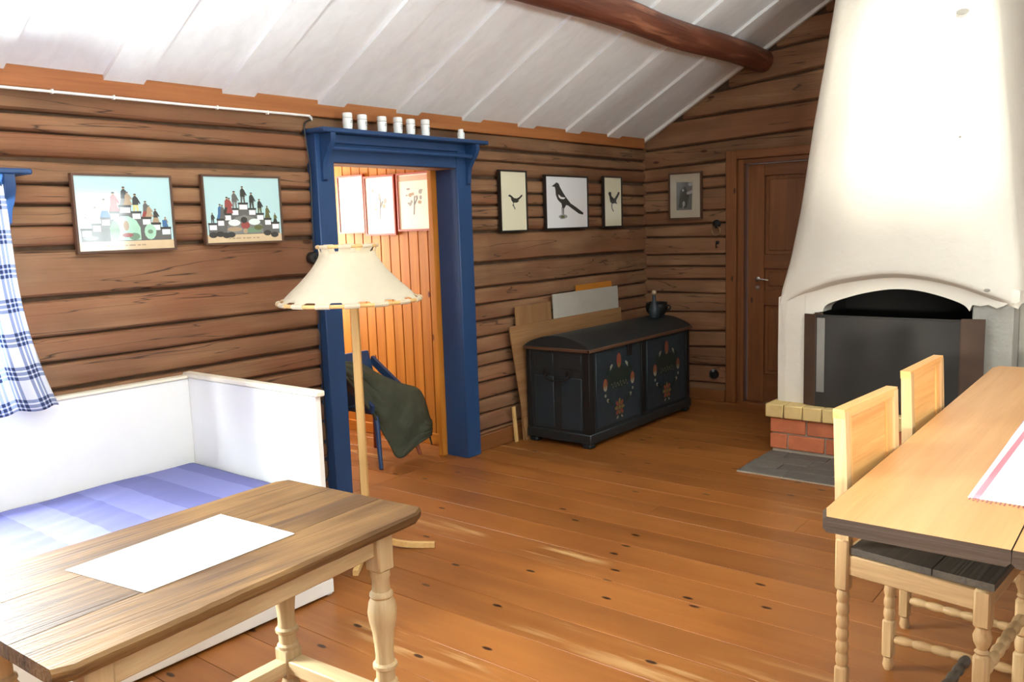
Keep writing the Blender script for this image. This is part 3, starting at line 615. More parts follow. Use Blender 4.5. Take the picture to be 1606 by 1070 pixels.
def stairs_print(o, fn, b, d, second):
    a = Art(o, fn, *b, d)
    a.R('p_sand', 0.0, 1.0, 0.0, 0.12)
    steps = [(0.03, 0.14, 0.31), (0.14, 0.235, 0.375), (0.235, 0.33, 0.455), (0.33, 0.43, 0.535), (0.43, 0.555, 0.62), (0.555, 0.66, 0.535), (0.66, 0.765, 0.455), (0.765, 0.865, 0.375), (0.865, 0.975, 0.31)]
    for i, (x0, x1, h) in enumerate(steps):
        a.R('p_stone', x0, x1, 0.12, h-0.02); a.R('p_dark', x0-0.005, x1+0.005, h-0.035, h-0.008)
    for (x0, x1, h) in steps: a.R('p_white', x0+0.012, x1-0.008, h-0.115, h-0.042, 'printed_label')
    figs = [('p_dark', 'p_dark', 0), ('p_blue', 'p_blue', 1), ('p_red', 'p_dark', 1), ('p_stone', 'p_stone2', 0), ('p_dark', 'p_stone', 0), ('p_dark', 'p_dark', 0), ('p_dark', 'p_olive', 0), ('p_olive', 'p_olive', 1), ('p_olive', 'p_dark', 1)] if second else \
           [('p_pale', 'p_pale', 1), ('p_pale', 'p_pale', 1), ('p_pale', 'p_blue', 1), ('p_red', 'p_red', 1), ('p_dark', 'p_stone2', 1), ('p_dark', 'p_yellow', 0), ('p_stone', 'p_red', 1), ('p_dark', 'p_tan', 1), ('p_tan', 'p_blue', 1)]
    hs = [0.15, 0.22, 0.25, 0.26, 0.25, 0.24, 0.22, 0.19, 0.14]
    for (x0, x1, h), (m1, m2, sk), fh in zip(steps, figs, hs):
        a.figure((x0+x1)/2, h-0.008, fh, m1, m2, 0.27, bool(sk))
        if second and x0 in (0.14, 0.235): a.figure((x0+x1)/2+0.028, h-0.008, fh*0.94, 'p_stone' if x0 < 0.2 else 'p_red', None, 0.24, True)
        if not second and x0 in (0.43, 0.66): a.figure((x0+x1)/2+0.035, h-0.008, fh*0.72, 'p_tan', None, 0.34, True)
    if second:
        a.P('p_stone2', [(0.25, 0.13), (0.75, 0.13), (0.73, 0.26), (0.62, 0.38), (0.5, 0.42), (0.38, 0.38), (0.27, 0.26)])
        a.E('p_pale', 0.36, 0.30, 0.08, 0.05); a.E('p_pale', 0.63, 0.31, 0.08, 0.05); a.E('p_tan', 0.36, 0.20, 0.10, 0.035); a.E('p_green', 0.60, 0.18, 0.12, 0.04)
        a.E('p_red', 0.505, 0.26, 0.06, 0.06); a.E('p_dark', 0.49, 0.34, 0.045, 0.05); a.E('p_olive', 0.68, 0.22, 0.06, 0.04); a.E('p_tan', 0.5, 0.17, 0.03, 0.04)
        for x in (0.08, 0.17, 0.25, 0.31, 0.80, 0.9): a.E('p_dark', x, 0.12+0.02*math.sin(x*40), 0.055, 0.045)
    else:
        a.P('p_mint', [(0.32, 0.13), (0.64, 0.13), (0.64, 0.30), (0.60, 0.40), (0.52, 0.46), (0.44, 0.46), (0.36, 0.40), (0.32, 0.30)])
        a.E('p_green', 0.37, 0.27, 0.05, 0.13); a.E('p_tan', 0.49, 0.33, 0.03, 0.07); a.E('p_green', 0.57, 0.18, 0.06, 0.05); a.E('p_red', 0.50, 0.2, 0.06, 0.03)
        a.E('p_mint', 0.745, 0.24, 0.065, 0.11); a.E('p_green', 0.745, 0.24, 0.03, 0.03); a.E('p_stone2', 0.12, 0.17, 0.08, 0.03)
        a.R('p_blue', 0.885, 0.935, 0.31, 0.40)
    for k in range(9): a.R('p_tan', 0.28+k*0.045, 0.30+k*0.045+0.012*(k % 3), 0.05, 0.07, 'printed_caption')
    a.done()
p, d = pic_frame('framed_print', fnL, k9(1.805), k9(2.284), kz9(1.520), kz9(1.878), MAT['brownframe'], MAT['g_sky'], 'framed stair-of-life print nearest the curtain, washed out by glare on its left half', 0.010)
stairs_print(p, fnL, (k9(1.805)+.01, k9(2.284)-.01, kz9(1.520)+.01, kz9(1.878)-.01), d, False)
p, d = pic_frame('framed_print', fnL, k9(2.446), k9(2.921), kz9(1.535), kz9(1.889), MAT['brownframe'], MAT['g_sky'], 'framed stair-of-life print with a man on the top step, next to the blue doorway', 0.010)
stairs_print(p, fnL, (k9(2.446)+.01, k9(2.921)-.01, kz9(1.535)+.01, kz9(1.889)-.01), d, True)
def bird_small(o, fn, b, d, pts, legs, eye=None):
    a = Art(o, fn, *b, d); a.P('p_dark', pts[0], 'printed_bird'); 
    for q in pts[1:]: a.P('p_dark', q, 'printed_bird')
    for q in legs: a.P('p_grey', q, 'printed_leg')
    a.done()
b = (k9(4.81), k9(5.131), kz9(1.54), kz9(1.985))
p, d = pic_frame('framed_bird_print', fnL, *b, MAT['black'], MAT['g_birdcream'], 'narrow black-framed print of a small long-tailed bird next to the blue door frame')
bird_small(p, fnL, b, d, [[(0.30, 0.585), (0.36, 0.61), (0.44, 0.585), (0.52, 0.55), (0.62, 0.545), (0.70, 0.50), (0.62, 0.475), (0.48, 0.475), (0.42, 0.51), (0.40, 0.56), (0.34, 0.575)],
                          [(0.60, 0.54), (0.72, 0.57), (0.80, 0.61), (0.84, 0.595), (0.80, 0.57), (0.68, 0.515)]],
           [[(0.47, 0.475), (0.50, 0.475), (0.52, 0.40), (0.56, 0.36), (0.52, 0.37)], [(0.44, 0.44), (0.47, 0.45), (0.56, 0.385), (0.53, 0.38)]])
b = (k9(6.19), k9(6.487), kz9(1.545), kz9(1.975))
p, d = pic_frame('framed_bird_print', fnL, *b, MAT['black'], MAT['g_birdcream'], 'narrow black-framed print of a dark bird with raised tail nearest the room corner')
bird_small(p, fnL, b, d, [[(0.26, 0.66), (0.32, 0.70), (0.42, 0.685), (0.42, 0.62), (0.54, 0.57), (0.66, 0.56), (0.70, 0.52), (0.62, 0.475), (0.46, 0.46), (0.36, 0.50), (0.33, 0.60)],
                          [(0.58, 0.56), (0.72, 0.64), (0.80, 0.70), (0.88, 0.69), (0.86, 0.65), (0.76, 0.58), (0.66, 0.52)], [(0.62, 0.52), (0.74, 0.48), (0.70, 0.46), (0.60, 0.48)]],
           [[(0.42, 0.46), (0.47, 0.46), (0.47, 0.38), (0.56, 0.31), (0.50, 0.31), (0.42, 0.38)]])
b = (k9(5.36), k9(5.953), kz9(1.545), kz9(1.964))
p, d = pic_frame('framed_bird_print', fnL, *b, MAT['black'], MAT['g_birdwhite'], 'large black-framed magpie print, the middle one of three bird prints')
a = Art(p, fnL, *b, d)
Z = lambda pts: [((x-438)/282, 1-(y-135-(x-438)*0.06)/338) for x, y in pts]
a.P('p_dark', Z([(480, 208), (497, 196), (512, 184), (526, 192), (533, 212), (552, 248), (572, 280), (600, 318), (590, 335), (560, 325), (535, 312), (517, 292), (506, 262), (504, 230), (500, 212)]), 'printed_bird')
a.P('p_dark', Z([(590, 312), (640, 348), (687, 386), (683, 398), (655, 389), (600, 346), (575, 325)]), 'printed_bird')
a.P('p_dark', Z([(540, 315), (575, 322), (560, 348), (546, 345)]), 'printed_bird')
a.P('p_white', Z([(522, 258), (540, 276), (568, 282), (556, 291), (536, 288), (524, 276)]), 'printed_wing_patch')
a.P('p_grey', Z([(549, 345), (557, 345), (556, 388), (550, 388)]), 'printed_leg'); a.P('p_grey', Z([(541, 340), (547, 340), (547, 386), (542, 386)]), 'printed_leg')
a.P('p_lgrey', Z([(520, 398), (532, 388), (556, 386), (575, 394), (578, 406), (560, 414), (535, 415)]), 'printed_ground'); a.P('p_olive', Z([(532, 398), (545, 392), (562, 398), (556, 408), (540, 408)]), 'printed_ground')
a.done()
b = (-3.672, -3.352, 1.592, 2.0)
p, d = pic_frame('framed_photograph', fnB, *b, MAT['brownframe'], MAT['g_mat'], 'brown-framed grey photograph with wide mount on the gable wall beside the pine door', 0.016)
a = Art(p, fnB, *b, d)
a.P('p_grey', [(0.24, 0.20), (0.70, 0.20), (0.72, 0.78), (0.24, 0.80)], 'photo')
a.P('p_dark', [(0.30, 0.25), (0.55, 0.24), (0.62, 0.50), (0.50, 0.70), (0.36, 0.62)], 'photo'); a.E('p_lgrey', 0.66, 0.74, 0.07, 0.04, 'photo'); a.E('p_lgrey', 0.46, 0.33, 0.04, 0.06, 'photo')
a.P('p_lgrey', [(0.56, 0.52), (0.72, 0.55), (0.72, 0.62), (0.54, 0.57)], 'photo'); a.E('p_lgrey', 0.44, 0.62, 0.03, 0.03, 'photo'); a.P('p_lgrey', [(0.42, 0.24), (0.45, 0.24), (0.44, 0.32)], 'photo')
a.done()

# ------------------------------------------------------------------ iron ring plaque and socket on the gable wall
rg = thing('ring_pull', (-3.22, B, 1.43), 'old metal ring pull hanging on the gable wall left of the pine door', 'ring')
MB().lathe([(0.034, 0), (0.036, -0.012), (0.026, -0.024), (0.010, -0.032)], (-3.222, B-0.012, 1.545), 20, 'y').build('plate', MAT['iron'], rg)
MB().tube([(-3.222+0.037*math.cos(t*6.2832/28), B-0.032, 1.487+0.037*math.sin(t*6.2832/28)) for t in range(28)], 0.005, n=8, closed=True).build('ring', MAT['brass'], rg)
hk = thing('wall_hook', (-3.215, B, 1.37), 'small iron hook under the ring pull on the gable wall', 'hook')
MB().lathe([(0.016, 0), (0.016, -0.012)], (-3.215, B-0.012, 1.385), 12, 'y').build('plate', MAT['iron'], hk)
MB().tube(bez([(-3.215, B-0.02, 1.385), (-3.215, B-0.045, 1.378), (-3.215, B-0.052, 1.358), (-3.215, B-0.042, 1.342), (-3.215, B-0.03, 1.348)], 6), 0.005, n=8).build('hook', MAT['iron'], hk)
so = thing('wall_socket', (-3.25, B, 0.19), 'dark round wall socket low on the gable wall between chest and pine door', 'socket')
MB().lathe([(0.042, 0.0), (0.042, -0.02), (0.036, -0.03), (0.02, -0.03), (0.018, -0.018)], (-3.25, B-0.008, 0.235), 20, 'y').build('housing', MAT['blackpl'], so)
MB().box(-3.262, -3.238, B-0.042, B-0.022, 0.258, 0.282, bev=0.003).build('plug', MAT['p_lgrey'], so)

# ------------------------------------------------------------------ pine door in the gable wall (door_2)
d2 = thing('door_2', (-2.59, B, 0), 'pine panelled door with wooden frame beside the fireplace', kind='structure')
MB().box(-3.134, -3.040, 6.868, 6.935, 0, 2.146, bev=0.005).build('casing', MAT['darkpine_z'], d2)
MB().box(-2.14, -2.046, 6.868, 6.935, 0, 2.146, bev=0.005).build('casing', MAT['darkpine_z'], d2)
MB().box(-3.040, -2.14, 6.870, 6.935, 2.074, 2.146, bev=0.004).build('head_casing', MAT['darkpine_x'], d2)
MB().box(-3.040, -2.985, 6.90, 7.05, 0, 2.074, bev=0.003).build('jamb', MAT['darkpine_z'], d2)
MB().box(-2.195, -2.14, 6.90, 7.05, 0, 2.074, bev=0.003).build('jamb', MAT['darkpine_z'], d2)
MB().box(-2.985, -2.195, 6.90, 7.05, 2.034, 2.074, bev=0.003).build('head_jamb', MAT['darkpine_x'], d2)
MB().box(-3.04, -2.14, 6.88, 7.05, 0, 0.02).build('threshold', MAT['darkpine_x'], d2)
lf = MB().box(-2.975, -2.21, 6.985, 7.0, 0.02, 2.03).build('door_leaf', MAT['darkpine_z'], d2)
for a_, b_ in ((-2.975, -2.83), (-2.355, -2.21)): MB().box(a_, b_, 6.96, 6.986, 0.02, 2.03, bev=0.003).build('stile', MAT['darkpine_z'], lf)
for c_, e_ in ((0.02, 0.26), (0.85, 0.98), (1.16, 1.28), (1.93, 2.03)): MB().box(-2.83, -2.355, 6.96, 6.986, c_, e_, bev=0.003).build('rail', MAT['darkpine_x'], lf)
for c_, e_ in ((0.29, 0.82), (1.01, 1.13), (1.31, 1.90)): MB().box(-2.80, -2.385, 6.974, 6.988, c_, e_, bev=0.006).build('panel', MAT['darkpine_z'], lf)
hd = thing('x', (0, 0, 0)); bpy.data.objects.remove(hd)
hn = MB().lathe([(0.022, 6.962), (0.022, 6.955), (0.010, 6.950), (0.009, 6.915)], (-2.885, 0, 1.07), 14, 'y').build('handle', MAT['chrome'], lf)
MB().tube(bez([(-2.885, 6.917, 1.07), (-2.86, 6.912, 1.072), (-2.80, 6.914, 1.068), (-2.775, 6.918, 1.062)], 6), [0.009]*18+[0.006], n=10).build('lever', MAT['chrome'], hn)
kh = MB().lathe([(0.017, 6.962), (0.017, 6.956), (0.005, 6.955)], (-2.885, 0, 1.0), 14, 'y').build('keyhole_plate', MAT['chrome'], lf)

# ------------------------------------------------------------------ small pine room behind the blue doorway
YP = 4.455
wp = MB().box(-6.06, -4.05, YP+0.012, YP+0.10, 0, 2.45).build('wall_panelled', MAT['gap']); tag(wp, 'pine-panelled wall seen through the blue doorway', kind='structure')
x = -5.97
while x < -4.10:
    x1 = min(x+0.098, -4.088)
    mb = MB().box(x+0.002, x1-0.002, YP-0.004, YP+0.014, 0.0, 2.42, bev=0.004); mb.build('plank', MAT['pine_z'], wp); x = x1
tag(MB().box(-5.95, -4.09, YP-0.02, YP-0.005, 0.0, 0.085, bev=0.004).build('baseboard_panelled', MAT['pine_x']), 'pine baseboard of the panelled wall behind the doorway', kind='structure')
fnF = lambda u, n, z: (-5.95+n, u, z)
wf = backing('wall_far_room', fnF, 2.1, 4.6, 2.45, [(3.50, 4.30, 0.95, 2.05)], -0.12, 0.0, 'far wall of the small room with a window')
wf.data.materials[0] = MAT['pine_z']
tag(MB().box(-6.06, -4.05, 2.05, 2.20, 0, 2.45).build('wall_near_room', MAT['pine_z']), 'near pine wall of the small room behind the doorway', kind='structure')
tag(MB().box(-6.06, -4.13, 2.05, 4.6, 2.42, 2.5).build('ceiling_small_room', MAT['paintedboard_x']), 'white ceiling of the small room behind the doorway', kind='structure')
tag(MB().box(-4.14, -4.09, 2.15, 3.20, 0, 2.42).build('wall_partition', MAT['pine_z']), 'pine lining on the room side of the log wall', kind='structure')
tag(MB().box(-4.14, -4.09, 3.20, 4.45, 2.03, 2.42).build('wall_partition_head', MAT['pine_y']), 'pine lining above the blue doorway in the small room', kind='structure')
window('window_5', fnF, 3.50, 4.30, 0.95, 2.05, MAT['white'], 'white-framed window of the small room behind the doorway', cols=2)
fnP = lambda u, n, z: (u, YP-0.004-n, z)
for i, (u0, u1, z0, z1, lab) in enumerate([(-5.23, -4.932, 1.565, 2.005, 'red-framed pale print on the pine wall, leftmost of three seen through the blue doorway'),
                                      (-4.925, -4.600, 1.545, 1.985, 'red-framed pale print on the pine wall, middle of three seen through the blue doorway'),
                                      (-4.575, -4.235, 1.570, 1.985, 'red-framed brownish print on the pine wall, nearest the right door jamb')]):
    p, d = pic_frame('framed_plant_print', fnP, u0, u1, z0, z1, MAT['redframe'], MAT['g_pale'], lab, 0.013, (0.002, 0.026))
    a = Art(p, fnP, u0, u1, z0, z1, d)
    if i == 2: a.R('p_pink', 0.06, 0.94, 0.86, 0.95)
    for k in range(14): a.E('p_lgrey' if k % 3 else 'p_tan', 0.5+random.uniform(-0.22, 0.22), 0.6+random.uniform(-0.16, 0.16), random.uniform(0.02, 0.06), random.uniform(0.015, 0.04), 'printed_plant', 7)
    a.P('p_grey', [(0.47, 0.28), (0.50, 0.28), (0.54, 0.60), (0.51, 0.60)], 'printed_stem'); a.P('p_grey', [(0.50, 0.42), (0.62, 0.56), (0.60, 0.58), (0.49, 0.45)], 'printed_stem'); a.done()

# ------------------------------------------------------------------ low blue chair with a green jacket in the small room
bc = thing('low_chair', (-4.42, 3.97, 0), 'low blue wooden chair in the room behind the blue doorway, under a green jacket', 'chair')
def stick(mb, p, q, r0, r1, n=10): return mb.tube([p, q], [r0, r1], n=n)
MB().box(-4.68, -4.30, 3.84, 4.15, 0.34, 0.375, bev=0.01, seg=2).build('seat', MAT['blue'], bc)
for (p, q, mk) in [((-4.27, 3.84, 0.34), (-4.17, 3.77, 0), 'blue'), ((-4.31, 4.13, 0.34), (-4.215, 4.185, 0), 'brownleg'), ((-4.58, 3.84, 0.34), (-4.64, 3.80, 0), 'blue'), ((-4.58, 4.11, 0.34), (-4.64, 4.15, 0), 'brownleg')]:
    stick(MB(), q, p, 0.014, 0.020).build('leg', MAT[mk], bc)
for ya_, xe_ in ((3.775, 0.0), (4.155, -0.09)):
    MB().prism([(-4.64, 0.68), (-4.23+xe_, 0.42-xe_*0.6), (-4.245+xe_, 0.37-xe_*0.6), (-4.66, 0.63)], lambda u, v, d: (u, d, v), ya_, ya_+0.025).build('arm', MAT['blue'], bc)
MB().prism([(-4.58, 0.34), (-4.55, 0.34), (-4.67, 0.72), (-4.70, 0.72)], lambda u, v, d: (u, d, v), 3.80, 4.155).build('backrest', MAT['blue'], bc)
# jacket: draped sheet over the chair
def jacket():
    top = [(-4.42, 3.66, 0.715), (-4.38, 3.80, 0.70), (-4.33, 3.94, 0.60), (-4.29, 4.09, 0.52), (-4.26, 4.235, 0.455), (-4.25, 4.305, 0.31), (-4.24, 4.33, 0.20)]
    bot = [(-4.36, 3.66, 0.63), (-4.30, 3.72, 0.51), (-4.26, 3.81, 0.33), (-4.23, 3.90, 0.145), (-4.21, 3.965, 0.025), (-4.215, 4.13, 0.07), (-4.22, 4.30, 0.12)]
    T, Bm = bez(top, 7), bez(bot, 7); n = len(T)
    def f(u, v):
        i = u*(n-1); k = min(int(i), n-2); t = i-k
        a = T[k].lerp(T[k+1], t); b = Bm[k].lerp(Bm[k+1], t)
        q = a.lerp(b, v)
        nrm = Vector((0.75, -0.55, 0.35))
        w_ = 0.02*math.sin(math.pi*v)+0.022*math.sin(u*24+v*5+2*math.sin(v*4))*(0.3+v)*math.sin(math.pi*min(1, max(0, v)))+0.024*noise.noise(Vector((u*8, v*6, 1)))
        return tuple(q+nrm*w_)
    mb = MB().grid(50, 30, f)
    o = mb.build('jacket', MAT['cloth_green'], smooth=3.0, recalc=False)
    md = o.modifiers.new('thickness', 'SOLIDIFY'); md.thickness = 0.014; md.offset = -1
    tag(o, 'dark green jacket thrown over the low blue chair behind the doorway', 'jacket')
    # back fall of the jacket behind the chair
    def g(u, v):
        i = u*(n-1); k = min(int(i), n-2); t = i-k
        a = T[k].lerp(T[k+1], t); return tuple(a+Vector((-0.10*v-0.02*math.sin(v*3.1), 0.10*v, -0.22*v+0.02*math.sin(v*3.14)))+Vector((0.01*math.sin(u*15), 0, 0))*v)
    MB().grid(36, 10, g).build('back_fold', MAT['cloth_green'], o, smooth=3.0, recalc=False, solid=0.012)
jacket()

# ------------------------------------------------------------------ jars on the shelf over the doorway
JY = [(3.322, 0.094), (3.432, 0.092), (3.586, 0.094), (3.716, 0.099), (3.823, 0.096), (3.952, 0.103)]
ordn = ['first', 'second', 'third', 'fourth', 'fifth', 'sixth']
for i, (yy, hh) in enumerate(JY):
    j = thing('spice_jar', (-3.80, yy, 2.152), 'white porcelain spice jar on the blue door shelf, %s of six from the left' % ordn[i], 'jar', 'white jars on the shelf over the blue doorway')
    z0 = 2.1525; r = 0.029
    MB().lathe([(r*0.80, z0), (r*0.93, z0+0.012), (r, z0+hh*0.5), (r, z0+hh*0.66), (r*0.88, z0+hh*0.69)], (-3.80, yy, 0), 24).build('body', MAT['porcelain'], j)
    MB().lathe([(r*0.92, z0+hh*0.70), (r*0.99, z0+hh*0.73), (r*0.99, z0+hh*0.95), (r*0.86, z0+hh), (0.002, z0+hh*1.005)], (-3.80, yy, 0), 24).build('lid', MAT['porcelain'], j)
    pm = MB()
    for k, (zz, a0, a1) in enumerate([(0.50, -5, 28), (0.40, -9, 20), (0.30, 0, 26)][: 2+i % 2]):
        ths = [R(a0+(a1-a0)*t/6) for t in range(7)]
        for t in range(0, 6, 1):
            if (t*7+i*3+k) % 4 == 0: continue
            q = [(-3.80+(r+0.0012)*math.cos(th), yy+(r+0.0012)*math.sin(th), z0+hh*(zz+dz)) for th, dz in ((ths[t], 0), (ths[t+1], 0), (ths[t+1], 0.045), (ths[t], 0.045))]
            pm.add(q, [(0, 1, 2, 3)])
    pm.build('lettering', MAT['ink'], j, smooth=0, recalc=False)
j = thing('small_jar', (-3.80, 4.283, 2.152), 'small white bottle standing alone at the right end of the door shelf', 'jar')
MB().lathe([(0.022, 2.1525), (0.0245, 2.158), (0.0245, 2.195), (0.018, 2.203)], (-3.80, 4.283, 0), 22).build('body', MAT['porcelain'], j)
MB().lathe([(0.0185, 2.203), (0.0185, 2.216), (0.016, 2.219), (0.001, 2.2195)], (-3.80, 4.283, 0), 22).build('lid', MAT['porcelain'], j)

# ------------------------------------------------------------------ fireplace
fp = thing('fireplace', (-1.48, 6.2, 0), 'white plastered open fireplace with tapering hood and arched opening on a brick base', 'fireplace')
HZ = 0.335   # hearth top
MB().box(-2.185, -0.62, 5.545, 6.83, 0.0, 0.245).build('brick_core', MAT['mortar'], fp)
# red brick courses, stretcher bond on the front and left faces
for ci, (z0, z1) in enumerate(((0.03, 0.128), (0.140, 0.238))):
    x = -2.197 - (0.125 if ci == 0 else 0.0)
    while x < -0.62:
        x0, x1 = max(x, -2.197), min(x+0.238, -0.61)
        if x1-x0 > 0.03: MB().box(x0, x1, 5.528, 5.60, z0, z1, bev=0.004).build('brick', MAT['redbrick'], fp)
        x += 0.250
    y = 5.604 + (0.0 if ci else -0.06)
    while y < 6.80:
        y0, y1 = max(y, 5.604), min(y+0.238, 6.82)
        if y1-y0 > 0.03: MB().box(-2.197, -2.13, y0, y1, z0, z1, bev=0.004).build('brick', MAT['redbrick'], fp)
        y += 0.250
# yellow header course
x = -2.222
while x < -0.62:
    MB().box(x, x+0.121, 5.500, 5.72, 0.245, HZ, bev=0.006).build('header_brick', MAT['yellowbrick'], fp); x += 0.127
y = 5.726
while y < 6.8:
    MB().box(-2.222, -1.99, y, y+0.121, 0.245, HZ, bev=0.006).build('header_brick', MAT['yellowbrick'], fp); y += 0.127
MB().box(-2.0, -0.62, 5.70, 6.83, 0.245, HZ-0.002).build('hearth_slab', MAT['soot'], fp)
# left pier and right cement pier, firebox, arch front
YF = 5.635
def xleft(z):  # outer left edge of pier and hood front
    P_ = [(0.33, -2.195), (0.9, -2.185), (1.09, -2.175), (1.29, -2.145), (1.625, -2.085), (2.17, -2.02), (2.55, -1.965), (2.93, -1.915), (3.6, -1.84)]
    for (a, b), (c, d_) in zip(P_[:-1], P_[1:]):
        if z <= c: return b+(d_-b)*(z-a)/(c-a)
    return P_[-1][1]
def xright(z):
    P_ = [(1.03, -0.775), (1.18, -0.775), (1.58, -0.825), (1.98, -0.87), (2.4, -0.92), (2.76, -0.965), (3.6, -1.05)]
    for (a, b), (c, d_) in zip(P_[:-1], P_[1:]):
        if z <= c: return b+(d_-b)*max(0, (z-a)/(c-a))
    return P_[-1][1]
arch_in = [(-1.905, 0.80), (-1.895, 0.93), (-1.872, 1.0), (-1.778, 1.043), (-1.62, 1.09), (-1.449, 1.117), (-1.283, 1.104), (-1.104, 1.051), (-1.034, 1.004), (-1.018, 0.93), (-1.015, 0.80)]
AI = bez([(a, b, 0) for a, b in arch_in], 6)
def arch_z(x):
    for p_, q_ in zip(AI[:-1], AI[1:]):
        if p_.x <= x <= q_.x and q_.x > p_.x: return p_.y+(q_.y-p_.y)*(x-p_.x)/(q_.x-p_.x)
    return None
edge_pts = [(-2.19, 0.985), (-2.095, 1.045), (-1.993, 1.108), (-1.829, 1.172), (-1.633, 1.210), (-1.444, 1.226), (-1.263, 1.210), (-1.088, 1.170), (-0.92, 1.110), (-0.80, 1.068), (-0.765, 1.055)]
EP = bez([(a, b, 0) for a, b in edge_pts], 6)
def edge_z(x):
    if x <= EP[0].x: return EP[0].y
    for p_, q_ in zip(EP[:-1], EP[1:]):
        if p_.x <= x <= q_.x: return p_.y+(q_.y-p_.y)*(x-p_.x)/max(1e-6, q_.x-p_.x)
    return EP[-1].y
MB().box(-1.015, -0.80, YF+0.02, 6.86, HZ, 1.12, bev=0.006).build('right_pier', MAT['cement'], fp)
MB().box(-0.80, -0.63, YF+0.22, 6.86, HZ, 1.15, bev=0.006).build('side_pier', MAT['cement'], fp)
MB().box(-2.19, -1.0, 6.45, 6.86, HZ, 1.5).build('firebox_back', MAT['soot'], fp)
# plastered front: left pier, arch and the strip under the hood, ending in a ragged edge over the cement pier
rag = [(-1.015, 1.03), (-1.0, 1.03), (-0.97, 1.025), (-0.93, 1.035), (-0.885, 1.015), (-0.85, 1.03), (-0.82, 1.05), (-0.79, 1.045), (-0.77, 1.06)]
low = [(-2.192, HZ), (-2.008, HZ)]+[(-2.006, 0.80), (-2.0, 0.88), (-1.97, 0.935), (-1.93, 0.955)]+[(p_.x, p_.y) for p_ in AI if p_.x > -1.90 and p_.y > 0.95 and p_.x < -1.025]+rag
def low_z(x):
    for p_, q_ in zip(low[:-1], low[1:]):
        if p_[0] <= x <= q_[0] and q_[0] > p_[0]: return p_[1]+(q_[1]-p_[1])*(x-p_[0])/(q_[0]-p_[0])
    return low[-1][1]
fw_ = MB(); xs = sorted(set([p_[0] for p_ in low]+[-2.18]+[-2.15+0.02*i for i in range(69)])); n = len(xs)
dep = lambda x: 0.0 if x > -2.18 else 0.012
vs = []
for x in xs:
    zt_ = edge_z(x)+0.06
    vs += [(x, YF+dep(x), low_z(x)), (x, YF+dep(x)-0.004, (low_z(x)+zt_)/2), (x, YF+dep(x), zt_), (x, YF+0.17, zt_), (x, YF+0.17, low_z(x))]
fw_.add(vs, [(i*5+k, i*5+(k+1) % 5, (i+1)*5+(k+1) % 5, (i+1)*5+k) for i in range(n-1) for k in range(5)]+[(0, 1, 2, 3, 4), tuple(range(n*5-5, n*5))[::-1]])
fw_.build('plaster_front', MAT['plaster'], fp, smooth=0.6)
MB().box(-2.192, -2.008, YF+0.165, 6.86, HZ, 1.12).build('left_pier', MAT['plaster'], fp)
MB().box(-2.008, -1.0145, YF+0.17, 6.46, 1.15, 1.3).build('throat', MAT['soot'], fp)
MB().box(-2.009, -1.995, YF+0.16, 6.46, HZ, 1.2).build('firebox_lining', MAT['soot'], fp)
MB().box(-1.026, -1.0145, YF+0.06, 6.46, HZ, 1.13).build('firebox_lining', MAT['soot'], fp)
# hood: lofted shell with soft corners and an arched lower edge that curls in under the front
def sstep(a, b, x): t_ = min(1, max(0, (x-a)/(b-a))); return t_*t_*(3-2*t_)
def hood_pt(u, v):
    """u 0..1 around left side, front, right side; v 0..1 from lower lip upward"""
    s0, s1 = 0.18, 0.82; tt = max(0.0, (v-0.12)/0.88); ztop = 3.62
    front = s0 <= u <= s1
    w_ = (u-s0)/(s1-s0) if front else (0 if u < s0 else 1)
    xe = -2.18+(-0.77+2.18)*w_; ze = edge_z(xe); z = ze+(ztop-ze)*tt
    over = 0.085*sstep(-2.19, -1.75, xe)*(0.55+0.45*sstep(-0.75, -1.1, xe))
    x_ = xleft(z)+(xright(z)-xleft(z))*w_
    c = abs(2*w_-1); rnd = 0.07*max(0, (c-0.80)/0.20)**2.2+0.012*c*c
    if xe < -1.8: rnd *= sstep(ze, ze+0.35, z)
    y_ = YF-over+0.18*max(0, (z-1.1)/1.9)**1.2*0.7+rnd
    if not front:
        k = (s0-u)/s0 if u < s0 else (u-s1)/(1-s1)
        x_ += (-0.006 if u < s0 else 0.010)*min(1, k*5); y_ += (6.86-y_)*k
    if v < 0.12:
        k = 1-v/0.12
        if front: y_ += (YF+0.02-y_)*k**1.3; z -= 0.045*k**0.8*sstep(-2.19, -1.9, xe)
        else: z -= 0.02*k
    return (x_, y_+0.004*noise.noise(Vector((x_*4, z*4, 3))), z)
hood = MB().grid(100, 72, hood_pt).build('hood', MAT['plaster'], fp, smooth=1.2, recalc=False)
hood.data.flip_normals()
MB().box(-1.86, -1.04, 5.95, 6.86, 3.55, 3.75).build('hood_collar', MAT['plaster'], fp)
# little plaster damages
MB().ico((-1.115, 5.60, 2.71), 0.022, 2, (1.6, 0.3, 0.8)).build('chip', MAT['cement'], fp)
MB().ico((-0.93, 5.575, 1.125), 0.012, 2, (1.5, 0.4, 0.8)).build('chip', MAT['cement'], fp)
MB().ico((-1.10, 5.575, 2.01), 0.007, 2, (1, .6, 1)).build('chip', MAT['cement'], fp)
